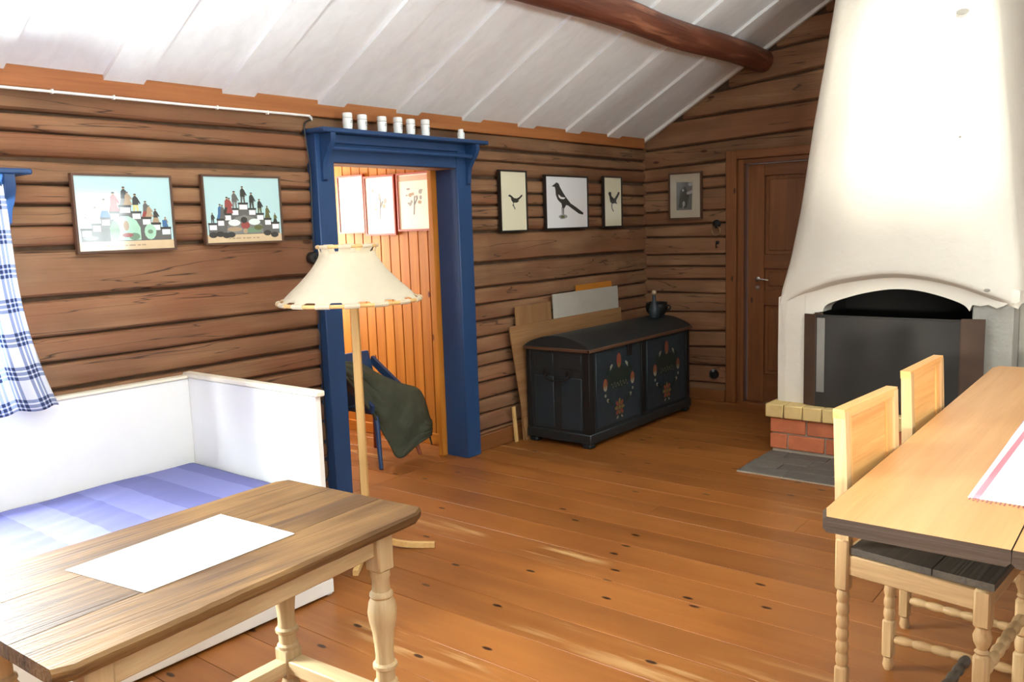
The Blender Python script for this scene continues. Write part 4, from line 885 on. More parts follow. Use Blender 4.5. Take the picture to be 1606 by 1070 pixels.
# fire screen
fs_ = thing('fire_screen', (-1.46, 5.58, HZ), 'dark steel three-panel fire screen standing on the brick hearth', 'fire screen')
MB().box(-1.915, -1.060, 5.575, 5.581, HZ+0.002, 0.940).build('centre_panel', MAT['steel'], fs_)
MB().prism([(-1.998, 5.600), (-1.916, 5.577), (-1.916, 5.583), (-1.998, 5.606)], lambda u, v, d: (u, v, d), HZ+0.002, 0.947).build('left_wing', MAT['rust'], fs_)
MB().prism([(-1.059, 5.577), (-0.935, 5.600), (-0.935, 5.606), (-1.059, 5.583)], lambda u, v, d: (u, v, d), HZ+0.002, 0.952).build('right_wing', MAT['rust'], fs_)
MB().box(-1.905, -1.855, 5.572, 5.5755, HZ+0.10, 0.925).build('reflection_strip', MAT['reflectgrey'], fs_)  # glossy reflection on the screen, put in as a paler strip
MB().box(-1.915, -1.060, 5.571, 5.585, 0.936, 0.946, bev=0.002).build('top_rim', MAT['steel'], fs_)
for xx in (-1.917, -1.058): MB().tube([(xx, 5.577, HZ+0.01), (xx, 5.577, 0.945)], 0.004, n=8).build('hinge', MAT['rust'], fs_)
MB().box(-1.925, -1.875, 5.583, 5.60, 0.93, 0.957, bev=0.002).build('hook_tab', MAT['rust'], fs_)
# slate slabs in the floor in front of the hearth
sm = MB().box(-2.19, -0.66, 4.965, 5.524, 0.0, 0.006).build('hearth_apron', MAT['mortar']); tag(sm, 'grey slate slab apron on the floor before the fireplace', 'slabs')
yy = 4.967; ri = 0
while yy < 5.50:
    y1 = min(yy+0.139, 5.523); x = -2.188-(0.15 if ri % 2 else 0); ri += 1
    while x < -0.67:
        wd = random.uniform(0.26, 0.36); x0, x1 = max(x, -2.188), min(x+wd, -0.662)
        if x1-x0 > 0.04: MB().box(x0+0.003, x1-0.003, yy+0.003, y1-0.003, 0.001, 0.015+random.uniform(-.002, .002), bev=0.003).build('slate_slab', MAT['slate'], sm)
        x += wd
    yy = y1

# ------------------------------------------------------------------ painted chest
ch = thing('painted_chest', (-3.52, 5.66, 0), 'long dark blue painted dome-lidded chest with flower panels in the room corner', 'chest')
CX0, CX1, CY0, CY1 = -3.80, -3.262, 4.92, 6.43
body = MB().box(CX0, CX1, CY0, CY1, 0.09, 0.690, bev=0.004).build('body', MAT['chest'], ch)
MB().box(CX0-0.01, CX1+0.016, CY0-0.014, CY1+0.012, 0.035, 0.105, bev=0.006).build('plinth', MAT['chest'], ch)
for (xx, yy) in ((CX0+0.04, CY0+0.03), (CX1-0.03, CY0+0.03), (CX0+0.04, CY1-0.03), (CX1-0.03, CY1-0.03)):
    MB().box(xx-0.035, xx+0.035, yy-0.035, yy+0.035, 0.0, 0.036, bev=0.008).build('foot', MAT['chest'], ch)
# dome lid
def dome(x0, x1, y0, y1, z0, h, n=18):
    pr = [(x0+(x1-x0)*i/n, z0+0.02+h*math.sin(math.pi*(0.0+i/n))**0.75) for i in range(n+1)]
    return [(x0, z0)]+pr+[(x1, z0)]
lid = MB().prism(dome(CX0-0.015, CX1+0.02, 0, 0, 0.693, 0.085), lambda u, v, d: (u, d, v), CY0-0.018, CY1+0.018).build('lid', MAT['chest'], ch, smooth=0.5)
MB().box(CX0-0.02, CX1+0.024, CY0-0.024, CY0-0.004, 0.690, 0.712, bev=0.003).build('lid_moulding', MAT['brownframe'], lid)
MB().box(CX1+0.004, CX1+0.026, CY0-0.024, CY1+0.02, 0.690, 0.714, bev=0.003).build('lid_moulding', MAT['brownframe'], lid)
# end face: two sunken-looking blue panels framed by dark straps
for a_, b_ in ((CX0+0.07, CX0+0.235), (CX0+0.305, CX1-0.06)):
    MB().box(a_, b_, CY0-0.006, CY0+0.004, 0.125, 0.50, bev=0.003).build('end_panel', MAT['chestpanel'], ch)
    MB().box(a_, b_, CY0-0.005, CY0+0.004, 0.56, 0.665, bev=0.003).build('end_panel', MAT['chest'], ch)
MB().tube(bez([(CX0+0.17, CY0-0.005, 0.52), (CX0+0.18, CY0-0.03, 0.49), (CX0+0.27, CY0-0.04, 0.475), (CX0+0.36, CY0-0.03, 0.49), (CX0+0.37, CY0-0.005, 0.52)], 6), 0.007, n=8).build('handle', MAT['iron'], ch)
for xx in (CX0+0.17, CX0+0.37): MB().lathe([(0.03, CY0), (0.03, CY0-0.006), (0.012, CY0-0.012)], (xx, 0, 0.525), 14, 'y').build('handle_plate', MAT['iron'], ch)
for a_, b_ in ((CX1-0.045, CX1+0.008), (CX0-0.004, CX0+0.035)): MB().box(a_, b_, CY0-0.009, CY0+0.02, 0.105, 0.688, bev=0.003).build('corner_strap', MAT['iron'], ch)
# front face straps and painted panels
for yy in (CY0+0.0, (CY0+CY1)/2-0.035, CY1-0.06): MB().box(CX1-0.004, CX1+0.009, yy, yy+0.055, 0.105, 0.688, bev=0.003).build('front_strap', MAT['iron'], ch)
fx = lambda u, v, d: (CX1+0.007+d, u, v)
for pi_, (ya, yb) in enumerate(((CY0+0.085, (CY0+CY1)/2-0.06), ((CY0+CY1)/2+0.05, CY1-0.085))):
    pn = MB().box(CX1-0.002, CX1+0.006, ya, yb, 0.13, 0.67, bev=0.003).build('front_panel', MAT['chestpanel'], ch)
    wd = yb-ya; mbs = {k: MB() for k in ('c_red', 'c_white', 'c_green', 'c_yellow')}; dd = [0.0]
    def ell(m_, cx_, cz_, rx, rz, ang=0, n=12):
        dd[0] += 0.00004; cs, sn = math.cos(ang), math.sin(ang)
        pts_ = [(cx_+rx*math.cos(6.283*i/n)*cs-rz*math.sin(6.283*i/n)*sn, cz_+rx*math.cos(6.283*i/n)*sn+rz*math.sin(6.283*i/n)*cs) for i in range(n)]
        mbs[m_].flat(pts_, fx, dd[0])
    cy = (ya+yb)/2; ell('c_green', cy, 0.46, 0.16, 0.085); ell('c_red', cy, 0.585, 0.032, 0.055); ell('c_yellow', cy, 0.55, 0.016, 0.02)
    for s_ in (-1, 1):
        ell('c_white', cy+s_*0.115, 0.545, 0.035, 0.012, s_*-0.7); ell('c_green', cy+s_*0.15, 0.52, 0.04, 0.018, s_*-0.9)
        ell('c_red', cy+s_*0.19, 0.43, 0.030, 0.045); ell('c_white', cy+s_*0.19, 0.405, 0.022, 0.022); ell('c_yellow', cy+s_*0.19, 0.43, 0.010, 0.03)
        ell('c_white', cy+s_*0.155, 0.31, 0.02, 0.014, s_*0.5); ell('c_green', cy+s_*0.12, 0.29, 0.04, 0.015, s_*0.6); ell('c_white', cy+s_*0.19, 0.35, 0.012, 0.012)
    for k in range(8): ell('c_red' if k % 2 else 'c_yellow', cy+0.045*math.cos(k*0.785), 0.235+0.045*math.sin(k*0.785), 0.024, 0.014, k*0.785)
    ell('c_yellow', cy, 0.235, 0.018, 0.018); ell('c_white', cy-0.03, 0.165, 0.016, 0.008, 0.5); ell('c_white', cy+0.03, 0.165, 0.016, 0.008, -0.5); ell('c_green', cy, 0.175, 0.02, 0.012)
    wv = [(cy-0.115+0.23*t_/60, 0.412+(0.010+0.010*abs(math.sin(t_*0.13+pi_)))*math.sin(t_*0.62+pi_*1.3)) for t_ in range(61)]   # painted flourish, not legible in the photograph
    for (a_, b_), (c_, d_) in zip(wv[:-1], wv[1:]): mbs['c_white'].flat([(a_, b_-0.0022), (c_, d_-0.0022), (c_, d_+0.0022), (a_, b_+0.0022)], fx, 0.0026)
    for k, mb in mbs.items(): mb.build('painted_flower' if k != 'c_white' else 'painted_lettering', MAT[k], pn, smooth=0, recalc=False)['kind'] = 'stuff'
MB().box(CX1+0.004, CX1+0.016, (CY0+CY1)/2-0.25, (CY0+CY1)/2-0.19, 0.60, 0.71, bev=0.003).build('lock_plate', MAT['iron'], ch)

# things on the chest
jug = thing('blue_bottle', (-3.44, 6.20, 0.77), 'dark blue stoppered bottle standing on the far end of the chest', 'bottle')
MB().lathe([(0.036, 0.792), (0.042, 0.80), (0.044, 0.86), (0.032, 0.90), (0.016, 0.93), (0.014, 0.975), (0.018, 0.98)], (-3.455, 6.20, 0.004), 20).build('glass_body', MAT['chestpanel'], jug)
MB().ico((-3.455, 6.20, 1.006), 0.021, 2).build('stopper', MAT['p_tan'], jug)
pot = thing('dark_pot', (-3.40, 6.33, 0.76), 'low dark round pot with a rim beside the bottle on the chest', 'pot')
MB().lathe([(0.06, 0.768), (0.085, 0.80), (0.095, 0.84), (0.085, 0.865), (0.09, 0.875), (0.08, 0.875), (0.07, 0.85), (0.02, 0.80)], (-3.52, 6.36, 0.034), 24).build('bowl', MAT['iron'], pot)
MB().tube(bez([(-3.43, 6.36, 0.879), (-3.40, 6.36, 0.884), (-3.395, 6.36, 0.859), (-3.43, 6.36, 0.844)], 6), 0.008, n=8).build('handle', MAT['iron'], pot)

# boards leaning behind the chest
def lean(name, ya, yb, zt, xb, xt, th, mat, label, cat='board', zb=0.0, skew=0.0):
    # a panel leaning: foot at x = xb, top at x = xt
    mb = MB(); prof = [(xb, zb), (xt, zt), (xt+th, zt), (xb+th, zb)]
    n = 4; mb.add([(prof[i][0], ya+(skew*(prof[i][1]/zt) if True else 0), prof[i][1]) for i in range(4)]+[(prof[i][0], yb, prof[i][1]) for i in range(4)],
           [(0, 1, 2, 3), (4, 7, 6, 5), (0, 4, 5, 1), (1, 5, 6, 2), (2, 6, 7, 3), (3, 7, 4, 0)])
    return tag(mb.build(name, mat, smooth=0), label, cat)
lean('plywood_board', 4.905, 6.34, 0.858, -3.822, -3.868, 0.010, MAT['ply_y'], 'long pale wooden board leaning behind the chest', skew=-0.11)
lean('small_board', 4.89, 5.335, 0.996, -3.840, -3.882, 0.007, MAT['ply_z'], 'small pale upright board leaning behind the long board')
lean('white_board', 5.365, 6.32, 1.047, -3.842, -3.883, 0.007, MAT['greyboard'], 'white rectangular board leaning behind the chest')
lean('yellow_board', 5.70, 6.24, 1.094, -3.854, -3.892, 0.006, MAT['pine_y'], 'yellowish board edge showing above the white board')
lean('wood_slat', 4.815, 4.845, 0.26, -3.858, -3.878, 0.012, MAT['birch_z'], 'short pale wooden slat standing against the baseboard beside the chest')

# ------------------------------------------------------------------ white bed bench
bed = thing('bench_bed', (-3.4, 1.2, 0), 'white painted wooden box bed against the log wall under the window', 'bed')
BX0, BX1, BY0, BY1 = -3.905, -2.89, 0.20, 2.29
MB().box(BX0, BX0+0.03, BY0, BY1, 0.0, 0.885, bev=0.003).build('back_panel', MAT['white'], bed)
MB().box(BX0-0.006, BX0+0.04, BY0, BY1-0.03, 0.885, 0.902, bev=0.004).build('back_cap', MAT['cream'], bed)
for ya in (BY1-0.03, BY0):
    MB().box(BX0+0.031, BX1, ya, ya+0.03, 0.0, 0.888, bev=0.003).build('end_panel', MAT['white'], bed)
    MB().box(BX0-0.006, BX1+0.022, ya-0.008, ya+0.038, 0.889, 0.914, bev=0.005).build('end_cap', MAT['cream'], bed)
MB().box(BX1-0.028, BX1-0.004, BY0+0.03, BY1-0.031, 0.03, 0.40, bev=0.002).build('front_panel', MAT['white'], bed)
MB().box(BX1-0.005, BX1+0.012, BY0+0.03, BY1-0.001, 0.012, 0.075, bev=0.003).build('front_rail', MAT['white'], bed)
MB().box(BX1-0.005, BX1+0.012, BY0+0.03, BY1-0.001, 0.33, 0.40, bev=0.003).build('front_rail', MAT['white'], bed)
for yy in (BY1-0.08, 1.55, 0.9, BY0+0.03): MB().box(BX1-0.005, BX1+0.0115, yy, yy+0.078, 0.0755, 0.3295, bev=0.003).build('front_stile', MAT['white'], bed)
MB().box(BX0+0.031, BX1-0.03, BY0+0.031, BY1-0.032, 0.30, 0.34).build('slat_base', MAT['white'], bed)
def mattress():
    x0, x1, y0, y1, z0, z1 = BX0+0.036, BX1-0.012, BY0+0.036, BY1-0.036, 0.342, 0.475
    mb = MB(); nu, nv = 46, 80
    def f(u, v):
        x_ = x0+(x1-x0)*u; y_ = y0+(y1-y0)*v
        e = min(x_-x0, x1-x_, y_-y0, y1-y_); rd = 0.05
        z = z1-(rd-math.sqrt(max(0, rd*rd-(rd-min(e, rd))**2)))
        wr_ = math.exp(-((y_-1.35)/0.5)**2)
        z += wr_*0.010*noise.noise(Vector((x_*14+y_*4, y_*3.0, 2)))+0.004*noise.noise(Vector((x_*4, y_*4, 5)))
        return (x_, y_, z if 0 < u < 1 and 0 < v < 1 else z0+0.05)
    mb.grid(nu, nv, f)
    mb.box(x0, x1, y0, y1, z0, z0+0.052)
    o = mb.build('mattress', MAT['bedcover'], smooth=3.0); tag(o, 'blue-violet covered mattress lying in the white box bed', 'mattress')
mattress()

# ------------------------------------------------------------------ worn trestle table in the left foreground
lt = thing('side_table', (-2.07, 1.2, 0), 'worn old pine table with turned legs in front of the white bed', 'table')
ZT = 0.74
FL_, FR_, NR_, NL_ = (-2.425, 1.742), (-1.783, 1.782), (-1.700, 0.660), (-2.405, 0.640)
def lerp2(p, q, t): return (p[0]+(q[0]-p[0])*t, p[1]+(q[1]-p[1])*t)
def tabletop_plank(t0, t1, mat, nm, seed):
    """plank between fractions t0..t1 of the width, running the table's length, with worn edges"""
    mb = MB(); n = 28; rows = []
    for i in range(n+1):
        s_ = i/n; far0, far1 = lerp2(FL_, FR_, t0), lerp2(FL_, FR_, t1); ner0, ner1 = lerp2(NL_, NR_, t0), lerp2(NL_, NR_, t1)
        a_ = lerp2(ner0, far0, s_); b_ = lerp2(ner1, far1, s_)
        wl_ = 0.006*noise.noise(Vector((s_*9, seed, 1))) if t0 == 0 else 0; wr2 = 0.004*noise.noise(Vector((s_*6, seed, 7)))+0.003*noise.noise(Vector((s_*27, seed, 2))) if t1 == 1 else 0
        en = 0.020*(max(0, abs(2*s_-1)-0.94)/0.06)**2
        dz = 0.004*noise.noise(Vector((s_*6, seed, 4)))
        x0_, x1_ = a_[0]+wl_+(en if t0 == 0 else 0), b_[0]+wr2-(en if t1 == 1 else 0); y0_, y1_ = a_[1], b_[1]
        e0 = 0.006 if t0 == 0 else 0.0012; e1 = 0.006 if t1 == 1 else 0.0012
        rows.append([(x0_+e0, y0_, ZT-0.036), (x0_, y0_, ZT-0.028), (x0_+0.0002, y0_, ZT-0.001-e0), (x0_+e0, y0_, ZT), (x1_-e1*1.2, y1_, ZT-0.0003), (x1_, y1_, ZT-0.001-e1*1.3+(dz if t1 == 1 else 0)), (x1_-0.0003*e1/0.0012, y1_, ZT-0.026), (x1_-e1*1.6, y1_, ZT-0.036)])
    k = 8; vs = [p for r in rows for p in r]
    fs = [(i*k+j, i*k+(j+1) % k, (i+1)*k+(j+1) % k, (i+1)*k+j) for i in range(n) for j in range(k)]
    fs += [tuple(range(k))[::-1], tuple(range(n*k, n*k+k))]
    mb.add(vs, fs); return mb.build(nm, mat, lt, smooth=0.6)
tabletop_plank(0, 0.3615, MAT['oldtable_y'], 'top_plank', 1); tabletop_plank(0.3625, 0.7015, MAT['oldtable_y'], 'top_plank', 2); tabletop_plank(0.7025, 1.0, MAT['oldtable_y'], 'top_plank', 3)
LEG = {'FR': (-1.875, 1.668), 'FL': (-2.325, 1.640), 'NR': (-1.80, 0.775), 'NL': (-2.30, 0.765)}
for k, (x, y) in LEG.items():
    mb = MB().box(x-0.032, x+0.032, y-0.032, y+0.032, 0.565, 0.703, bev=0.006)
    prof = [(0.030, 0.566), (0.031, 0.545), (0.027, 0.538), (0.028, 0.50), (0.036, 0.492), (0.037, 0.485), (0.032, 0.478), (0.041, 0.462), (0.045, 0.435), (0.042, 0.405), (0.034, 0.37), (0.030, 0.33),
            (0.028, 0.29), (0.030, 0.272), (0.038, 0.265), (0.038, 0.255), (0.029, 0.248), (0.029, 0.215), (0.036, 0.208), (0.036, 0.2)]
    mb.lathe(prof[::-1], (x, y, 0), 20); mb.box(x-0.033, x+0.033, y-0.033, y+0.033, 0.095, 0.2, bev=0.006)
    mb.lathe([(0.024, 0.0), (0.034, 0.02), (0.034, 0.06), (0.022, 0.095)], (x, y, 0), 18)
    mb.build('leg', MAT['oldleg_z'], lt)
def rail_between(p, q, w_, z0, z1, name, mat, parent, inset=0.03):
    P_, Q_ = Vector((*p, 0)), Vector((*q, 0)); d_ = (Q_-P_).normalized(); n_ = Vector((-d_.y, d_.x, 0)); P_ = P_+d_*inset; Q_ = Q_-d_*inset
    M_ = Matrix((( d_.x, n_.x, 0, P_.x), (d_.y, n_.y, 0, P_.y), (0, 0, 1, 0), (0, 0, 0, 1)))
    return MB().box(0, (Q_-P_).length, -w_/2, w_/2, z0, z1, bev=0.004, mat=M_).build(name, mat, parent)
rail_between(LEG['NR'], LEG['FR'], 0.022, 0.615, 0.700, 'apron', MAT['oldleg_y'], lt); rail_between(LEG['NL'], LEG['FL'], 0.022, 0.615, 0.700, 'apron', MAT['oldleg_y'], lt)
rail_between(LEG['FL'], LEG['FR'], 0.022, 0.615, 0.700, 'apron', MAT['oldleg_x'], lt); rail_between(LEG['NL'], LEG['NR'], 0.022, 0.615, 0.700, 'apron', MAT['oldleg_x'], lt)
rail_between(LEG['FL'], LEG['FR'], 0.062, 0.118, 0.165, 'stretcher', MAT['oldleg_x'], lt); rail_between(LEG['NL'], LEG['NR'], 0.062, 0.118, 0.165, 'stretcher', MAT['oldleg_x'], lt)
rail_between(LEG['NL'], LEG['FL'], 0.055, 0.115, 0.160, 'stretcher', MAT['oldleg_y'], lt); rail_between(LEG['NR'], LEG['FR'], 0.055, 0.115, 0.160, 'stretcher', MAT['oldleg_y'], lt)
pp = [(-1.918, 0.960), (-1.942, 1.417), (-2.272, 1.395), (-2.226, 0.915)]
mb = MB(); mb.prism(pp, lambda u, v, d: (u, v, d), ZT+0.0006, ZT+0.0022); tag(mb.build('table_cloth', MAT['paper'], smooth=0), 'small white cloth lying on the worn table', 'cloth')

# ------------------------------------------------------------------ floor lamp
lx, ly = -3.16, 2.74
lamp = thing('floor_lamp', (lx, ly, 0), 'birch floor lamp with flared white cotton shade between bed and blue doorway', 'lamp')
MB().box(lx-0.019, lx+0.019, ly-0.019, ly+0.019, 0.06, 1.36, bev=0.004, mat=Matrix.Translation((lx, ly, 0)) @ Matrix.Rotation(R(38), 4, 'Z') @ Matrix.Translation((-lx, -ly, 0))).build('pole', MAT['birch_z'], lamp)
for k in range(4):
    a_ = R(38+90*k); c_, s_ = math.cos(a_), math.sin(a_)
    path = bez([(lx+c_*r_, ly+s_*r_, z_) for r_, z_ in ((0.012, 0.17), (0.04, 0.10), (0.10, 0.045), (0.20, 0.020), (0.335, 0.014))], 6)
    mb = MB(); n_ = Vector((-s_, c_, 0)); vs = []
    for i, p_ in enumerate(path):
        t_ = (path[min(i+1, len(path)-1)]-path[max(i-1, 0)]).normalized(); b_ = n_.cross(t_)
        vs += [p_+n_*0.013+b_*0.013, p_-n_*0.013+b_*0.013, p_-n_*0.013-b_*0.013, p_+n_*0.013-b_*0.013]
    m_ = len(path); fs = [(i*4+j, i*4+(j+1) % 4, (i+1)*4+(j+1) % 4, (i+1)*4+j) for i in range(m_-1) for j in range(4)]+[(3, 2, 1, 0), tuple(range(m_*4-4, m_*4))]
    mb.add(vs, fs).build('foot', MAT['birch_x'], lamp, smooth=0.5)
sx, sy = -3.174, 2.728; ZB, ZTp, RB, RT = 1.252, 1.512, 0.338, 0.140
ring = lambda r_, z_, n=72, rr=0.009: MB().tube([(sx+r_*math.cos(6.28319*i/n), sy+r_*math.sin(6.28319*i/n), z_) for i in range(n)], rr, n=8, closed=True)
NSEG = 16
SP_ = bez([(0, RB, 0), (0.06, 0.315, 0), (0.19, 0.281, 0), (0.355, 0.234, 0), (0.60, 0.175, 0), (0.77, 0.145, 0), (0.87, 0.133, 0), (1.0, RT, 0)], 6)
def shade_prof(t):
    for p_, q_ in zip(SP_[:-1], SP_[1:]):
        if t <= q_.x: return p_.y+(q_.y-p_.y)*(t-p_.x)/max(1e-6, q_.x-p_.x)
    return RT
def shade_f(u, v):
    th = 6.28319*u; z = ZB+0.006+(ZTp-ZB-0.014)*v
    tab = 0.0
    sc_ = abs(math.sin(th*NSEG/2))
    if v == 0: z += 0.014*(1-sc_)**2 if True else 0
    r_ = shade_prof(v)
    return (sx+r_*math.cos(th), sy+r_*math.sin(th), z)
sh = MB()
nu, nv = 128, 26; vs = []; 
for j in range(nv):
    for i in range(nu):
        v = j/(nv-1); th = 6.28319*i/nu
        ph = (i % (nu//NSEG))/(nu//NSEG)
        low = 0.060 if ph >= 0.5 else 0.0     # gaps between the loops at the rim
        phT = ((i+4) % (nu//8))/(nu//8); hi = 0.10 if phT >= 0.5 else 0.0
        vv = low+(1-low-hi)*v
        r_ = shade_prof(vv); z = ZB+(ZTp-ZB)*vv
        vs.append((sx+r_*math.cos(th), sy+r_*math.sin(th), z))
fs = [(j*nu+i, j*nu+(i+1) % nu, (j+1)*nu+(i+1) % nu, (j+1)*nu+i) for j in range(nv-1) for i in range(nu)]
sh.add(vs, fs); so_ = sh.build('shade', MAT['shade'], lamp, smooth=3.0, recalc=False)
md = so_.modifiers.new('thickness', 'SOLIDIFY'); md.thickness = 0.0015
ring(RB, ZB).build('lower_hoop', MAT['birch_x'], so_); ring(RT, ZTp, 40, 0.007).build('upper_hoop', MAT['birch_x'], so_)
for k in range(NSEG):     # cloth loops round the hoop
    a0 = 6.28319*k/NSEG; a1 = a0+6.28319/NSEG*0.5
    MB().tube([(sx+RB*math.cos(a0+(a1-a0)*i/6), sy+RB*math.sin(a0+(a1-a0)*i/6), ZB) for i in range(7)], 0.0118, n=8).build('cloth_loop', MAT['shade'], so_)
for k in range(8):
    a0 = 6.28319*k/8-6.28319*4/128; a1 = a0+6.28319/8*0.5
    MB().tube([(sx+RT*math.cos(a0+(a1-a0)*i/6), sy+RT*math.sin(a0+(a1-a0)*i/6), ZTp) for i in range(7)], 0.0095, n=8).build('cloth_loop', MAT['shade'], so_)
for k in range(3):
    a_ = 2.094*k+0.4; MB().tube([(lx, ly, 1.345), (sx+RT*math.cos(a_), sy+RT*math.sin(a_), ZTp)], 0.003, n=6).build('shade_arm', MAT['iron'], lamp)
MB().lathe([(0.02, 1.36), (0.02, 1.40), (0.015, 1.405)], (lx, ly, 0), 14).build('socket', MAT['blackpl'], lamp)
mb = MB().ico((lx, ly, 1.435), 0.03, 2, (1, 1, 1.2)); mb.build('bulb', MAT['porcelain'], lamp)

pl_ = bpy.data.lights.new('lamp_bulb_light', 'POINT'); pl_.energy = 0.7; pl_.shadow_soft_size = 0.035; pl_.color = (1, 0.92, 0.78)
plo = bpy.data.objects.new('lamp_bulb_light', pl_); COL.objects.link(plo); plo.location = (lx, ly, 1.475)
# ------------------------------------------------------------------ long dining table on the right
ZD = 0.80; TX0, TX1, TY0, TY1 = -0.748, 0.13, 2.190, 4.875
dt = thing('dining_table', (-0.31, 3.5, 0), 'long light pine dining table with dark worn edges on the right', 'table')
cuts = [TX0, -0.292, TX1]
for i, (a_, b_) in enumerate(zip(cuts[:-1], cuts[1:])):
    mb = MB(); n = 40; rows = []
    for j in range(n+1):
        s_ = j/n; yy = TY0+(TY1-TY0)*s_; sk = -0.024*s_
        a2, b2 = a_+sk+(0.0007 if i else 0), b_+sk-(0.0007 if i == 0 else 0)
        cr = 0.022*(max(0, abs(2*s_-1)-0.97)/0.03)**2
        if i == 0: a2 += cr
        else: b2 -= cr
        e = 0.010
        rows.append([(a2+e, yy, ZD-0.043), (a2, yy, ZD-0.033), (a2, yy, ZD-0.010), (a2+(e if i == 0 else 0.001), yy, ZD), (b2-(e if i else 0.001), yy, ZD), (b2, yy, ZD-0.010), (b2, yy, ZD-0.033), (b2-e, yy, ZD-0.043)])
    k = 8; vs = [p for r in rows for p in r]
    mb.add(vs, [(j*k+q, j*k+q+1, (j+1)*k+q+1, (j+1)*k+q) for j in range(n) for q in (3,)], 0)
    mb.add(vs, [(j*k+q, j*k+(q+1) % k, (j+1)*k+(q+1) % k, (j+1)*k+q) for j in range(n) for q in (0, 1, 2, 4, 5, 6, 7)]+[tuple(range(k))[::-1], tuple(range(n*k, n*k+k))], 1)
    mb.build('top_plank', [MAT['table_y'], MAT['edge']], dt, smooth=0.6)
for yy in (2.98, 4.40):
    MB().box(-0.335, 0.06, yy-0.035, yy+0.035, 0.0, 0.075, bev=0.008).build('trestle_foot', MAT['darkpine_x'], dt)
    MB().box(-0.22, -0.08, yy-0.022, yy+0.022, 0.076, 0.68, bev=0.005).build('trestle_post', MAT['darkpine_z'], dt)
    MB().box(-0.60, 0.02, yy-0.03, yy+0.03, 0.681, 0.755, bev=0.006).build('trestle_head', MAT['darkpine_x'], dt)
for xx in (-0.30, -0.03): MB().box(xx, xx+0.06, 3.02, 4.36, 0.076, 0.125, bev=0.006).build('long_stretcher', MAT['seat_y'], dt)
rn_x0, rn_x1, rn_y0, rn_y1 = -0.450, -0.02, 2.545, 4.35
rn = MB()
def rf(u, v): return (rn_x0+(rn_x1-rn_x0)*u-0.022*v, rn_y0+(rn_y1-rn_y0)*v, ZD+0.0018+0.0008*math.sin(v*9)*math.sin(u*6))
rn.grid(14, 40, rf); ro = rn.build('table_runner', runner_mat(-0.23, 0.22), smooth=3.0, recalc=False)
md = ro.modifiers.new('thickness', 'SOLIDIFY'); md.thickness = 0.002; md.offset = 0
tag(ro, 'white woven table runner with red stripes on the long dining table', 'table runner')
fr_ = MB()
for i in range(40): x_ = rn_x0+0.006+(rn_x1-rn_x0-0.012)*i/39; fr_.box(x_-0.002, x_+0.002, rn_y0-0.016-0.005*(i % 3), rn_y0+0.001, ZD+0.0006, ZD+0.002)
fr_.build('fringe', MAT['p_red'], ro, smooth=0)

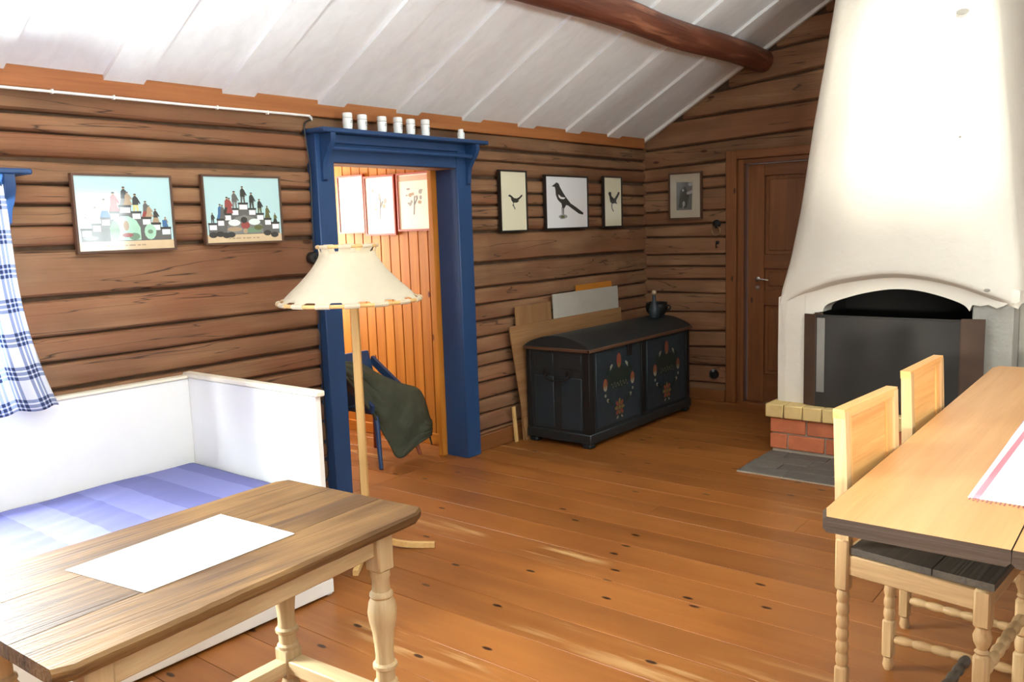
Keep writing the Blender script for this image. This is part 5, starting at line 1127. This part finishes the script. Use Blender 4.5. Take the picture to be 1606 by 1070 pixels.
# ------------------------------------------------------------------ turned chairs
def bob(z0, z1, n, r=0.0165, waist=0.0125):
    out = []
    for i in range(n):
        a_, b_ = z0+(z1-z0)*i/n, z0+(z1-z0)*(i+1)/n
        for t_ in (0.02, 0.12, 0.3, 0.5, 0.7, 0.88, 0.98): out.append((waist+(r-waist)*math.sin(math.pi*t_)**0.6, a_+(b_-a_)*t_))
    return out
def make_chair():
    """local frame: +x forward to the table, y across, origin on the floor under the middle of the back"""
    o = thing('turned_chair', (0, 0, 0))
    WB, WF, DP = 0.205, 0.232, 0.398
    for s_ in (-1, 1):
        y_ = s_*WB
        mb = MB(); mb.lathe([(0.014, 0), (0.019, 0.015), (0.015, 0.045)], (0, y_, 0), 14); mb.box(-0.019, 0.019, y_-0.019, y_+0.019, 0.045, 0.185, bev=0.007)
        mb.lathe(bob(0.185, 0.435, 6, 0.0195, 0.015), (0, y_, 0), 14); mb.box(-0.021, 0.021, y_-0.021, y_+0.021, 0.435, 0.60, bev=0.006)
        # upper post, raked back
        mb.add([(x_+0.0, y_+yy, z_) for (x_, z_) in ((-0.020, 0.598), (0.020, 0.598), (0.002, 0.995), (-0.034, 0.995)) for yy in (-0.017, 0.017)], [(0, 1, 3, 2), (2, 3, 5, 4), (4, 5, 7, 6), (6, 7, 1, 0), (0, 2, 4, 6), (1, 7, 5, 3)])
        mb.build('rear_leg', MAT['chair_z'], o)
        yf = s_*WF
        mb = MB(); mb.lathe([(0.014, 0), (0.020, 0.018), (0.015, 0.045)], (DP, yf, 0), 14); mb.box(DP-0.020, DP+0.020, yf-0.020, yf+0.020, 0.045, 0.185, bev=0.007)
        mb.lathe(bob(0.185, 0.24, 1, 0.02, 0.014), (DP, yf, 0), 14)
        mb.box(DP-0.020, DP+0.020, yf-0.020, yf+0.020, 0.24, 0.365, bev=0.008)
        mb.lathe([(0.014, 0.365), (0.020, 0.372), (0.013, 0.38), (0.022, 0.40), (0.025, 0.418), (0.018, 0.438), (0.019, 0.445)], (DP, yf, 0), 16)
        mb.box(DP-0.022, DP+0.022, yf-0.022, yf+0.022, 0.445, 0.556, bev=0.006); mb.build('front_leg', MAT['chair_z'], o)
        # side rail and side stretcher
        rail_between_l(o, (0, y_), (DP, yf), 0.022, 0.488, 0.552, 'side_rail', MAT['chair_x'], 0.018)
        P_ = Vector((0.018, y_, 0.115)); Q_ = Vector((DP-0.018, yf, 0.115)); pb = bob(0, 1, 6, 0.0165, 0.0115)
        MB().tube([P_.lerp(Q_, t_) for r_, t_ in pb], [r_ for r_, t_ in pb], n=12).build('side_stretcher', MAT['chair_x'], o)
    pb = bob(0, 1, 7, 0.0175, 0.012); P_ = Vector((DP*0.62, -0.215, 0.115)); Q_ = Vector((DP*0.62, 0.215, 0.115))
    MB().tube([P_.lerp(Q_, t_) for r_, t_ in pb], [r_ for r_, t_ in pb], n=12).build('cross_stretcher', MAT['seat_y'], o)
    P_ = Vector((DP, -WF+0.02, 0.305)); Q_ = Vector((DP, WF-0.02, 0.305)); MB().tube([P_.lerp(Q_, t_) for r_, t_ in pb], [r_*1.05 for r_, t_ in pb], n=12).build('front_stretcher', MAT['chair_y'], o)
    MB().box(DP-0.012, DP+0.012, -WF+0.02, WF-0.02, 0.49, 0.552, bev=0.003).build('front_rail', MAT['chair_y'], o)
    MB().box(-0.012, 0.012, -WB+0.018, WB-0.018, 0.49, 0.552, bev=0.003).build('rear_rail', MAT['chair_y'], o)
    # seat of two dark boards
    MB().add([(x_, y_, z_) for z_ in (0.557, 0.578) for (x_, y_) in ((0.024, -WB-0.012), (0.262, -WB-0.032), (0.262, WB+0.032), (0.024, WB+0.012))], [(3, 2, 1, 0), (4, 5, 6, 7), (0, 1, 5, 4), (1, 2, 6, 5), (2, 3, 7, 6), (3, 0, 4, 7)]).build('seat_board', MAT['seat_y'], o, smooth=0)
    MB().add([(x_, y_, z_) for z_ in (0.557, 0.578) for (x_, y_) in ((0.265, -WB-0.032), (0.425, -WF-0.012), (0.425, WF+0.012), (0.265, WB+0.032))], [(3, 2, 1, 0), (4, 5, 6, 7), (0, 1, 5, 4), (1, 2, 6, 5), (2, 3, 7, 6), (3, 0, 4, 7)]).build('seat_board', MAT['seat_y'], o, smooth=0)
    # back: top rail, panel, lower rail (raked)
    def rk(z): return -0.018*(z-0.6)/0.4*1.0
    def slab(nm, z0, z1, t0, t1, y0, y1, mat):
        MB().add([(rk(z_)+tx, yy, z_) for z_ in (z0, z1) for (tx, yy) in ((t0, y0), (t1, y0), (t1, y1), (t0, y1))], [(3, 2, 1, 0), (4, 5, 6, 7), (0, 1, 5, 4), (1, 2, 6, 5), (2, 3, 7, 6), (3, 0, 4, 7)]).build(nm, mat, o, smooth=0)
    slab('back_panel', 0.70, 0.975, -0.010, 0.004, -WB+0.017, WB-0.017, MAT['chairback_y'])
    slab('lower_back_rail', 0.655, 0.70, -0.013, 0.010, -WB+0.017, WB-0.017, MAT['chair_y'])
    slab('top_rail', 0.975, 1.003, -0.018, 0.018, -WB-0.018, WB+0.018, MAT['chairback_y'])
    slab('back_stile', 0.70, 0.975, 0.0045, 0.011, WB-0.062, WB-0.018, MAT['chairback_z'])
    slab('back_stile', 0.70, 0.975, 0.0045, 0.011, -WB+0.018, -WB+0.050, MAT['chairback_z'])
    return o
def rail_between_l(o, p, q, w_, z0, z1, nm, mat, inset): return rail_between(p, q, w_, z0, z1, nm, mat, o, inset)
c1 = make_chair(); tag(c1, 'light turned wooden chair nearest the viewer, tucked under the long dining table', 'chair', 'turned chairs at the long table')
c2 = copy_tree(c1)
c1.location = (-0.776, 2.795, 0); c1.rotation_euler = (0, 0, R(-4.6))
c2.location = (-0.786, 3.555, 0); c2.rotation_euler = (0, 0, R(-2.0))
tag(c2, 'light turned wooden chair nearer the fireplace, tucked under the long dining table', 'chair', 'turned chairs at the long table')
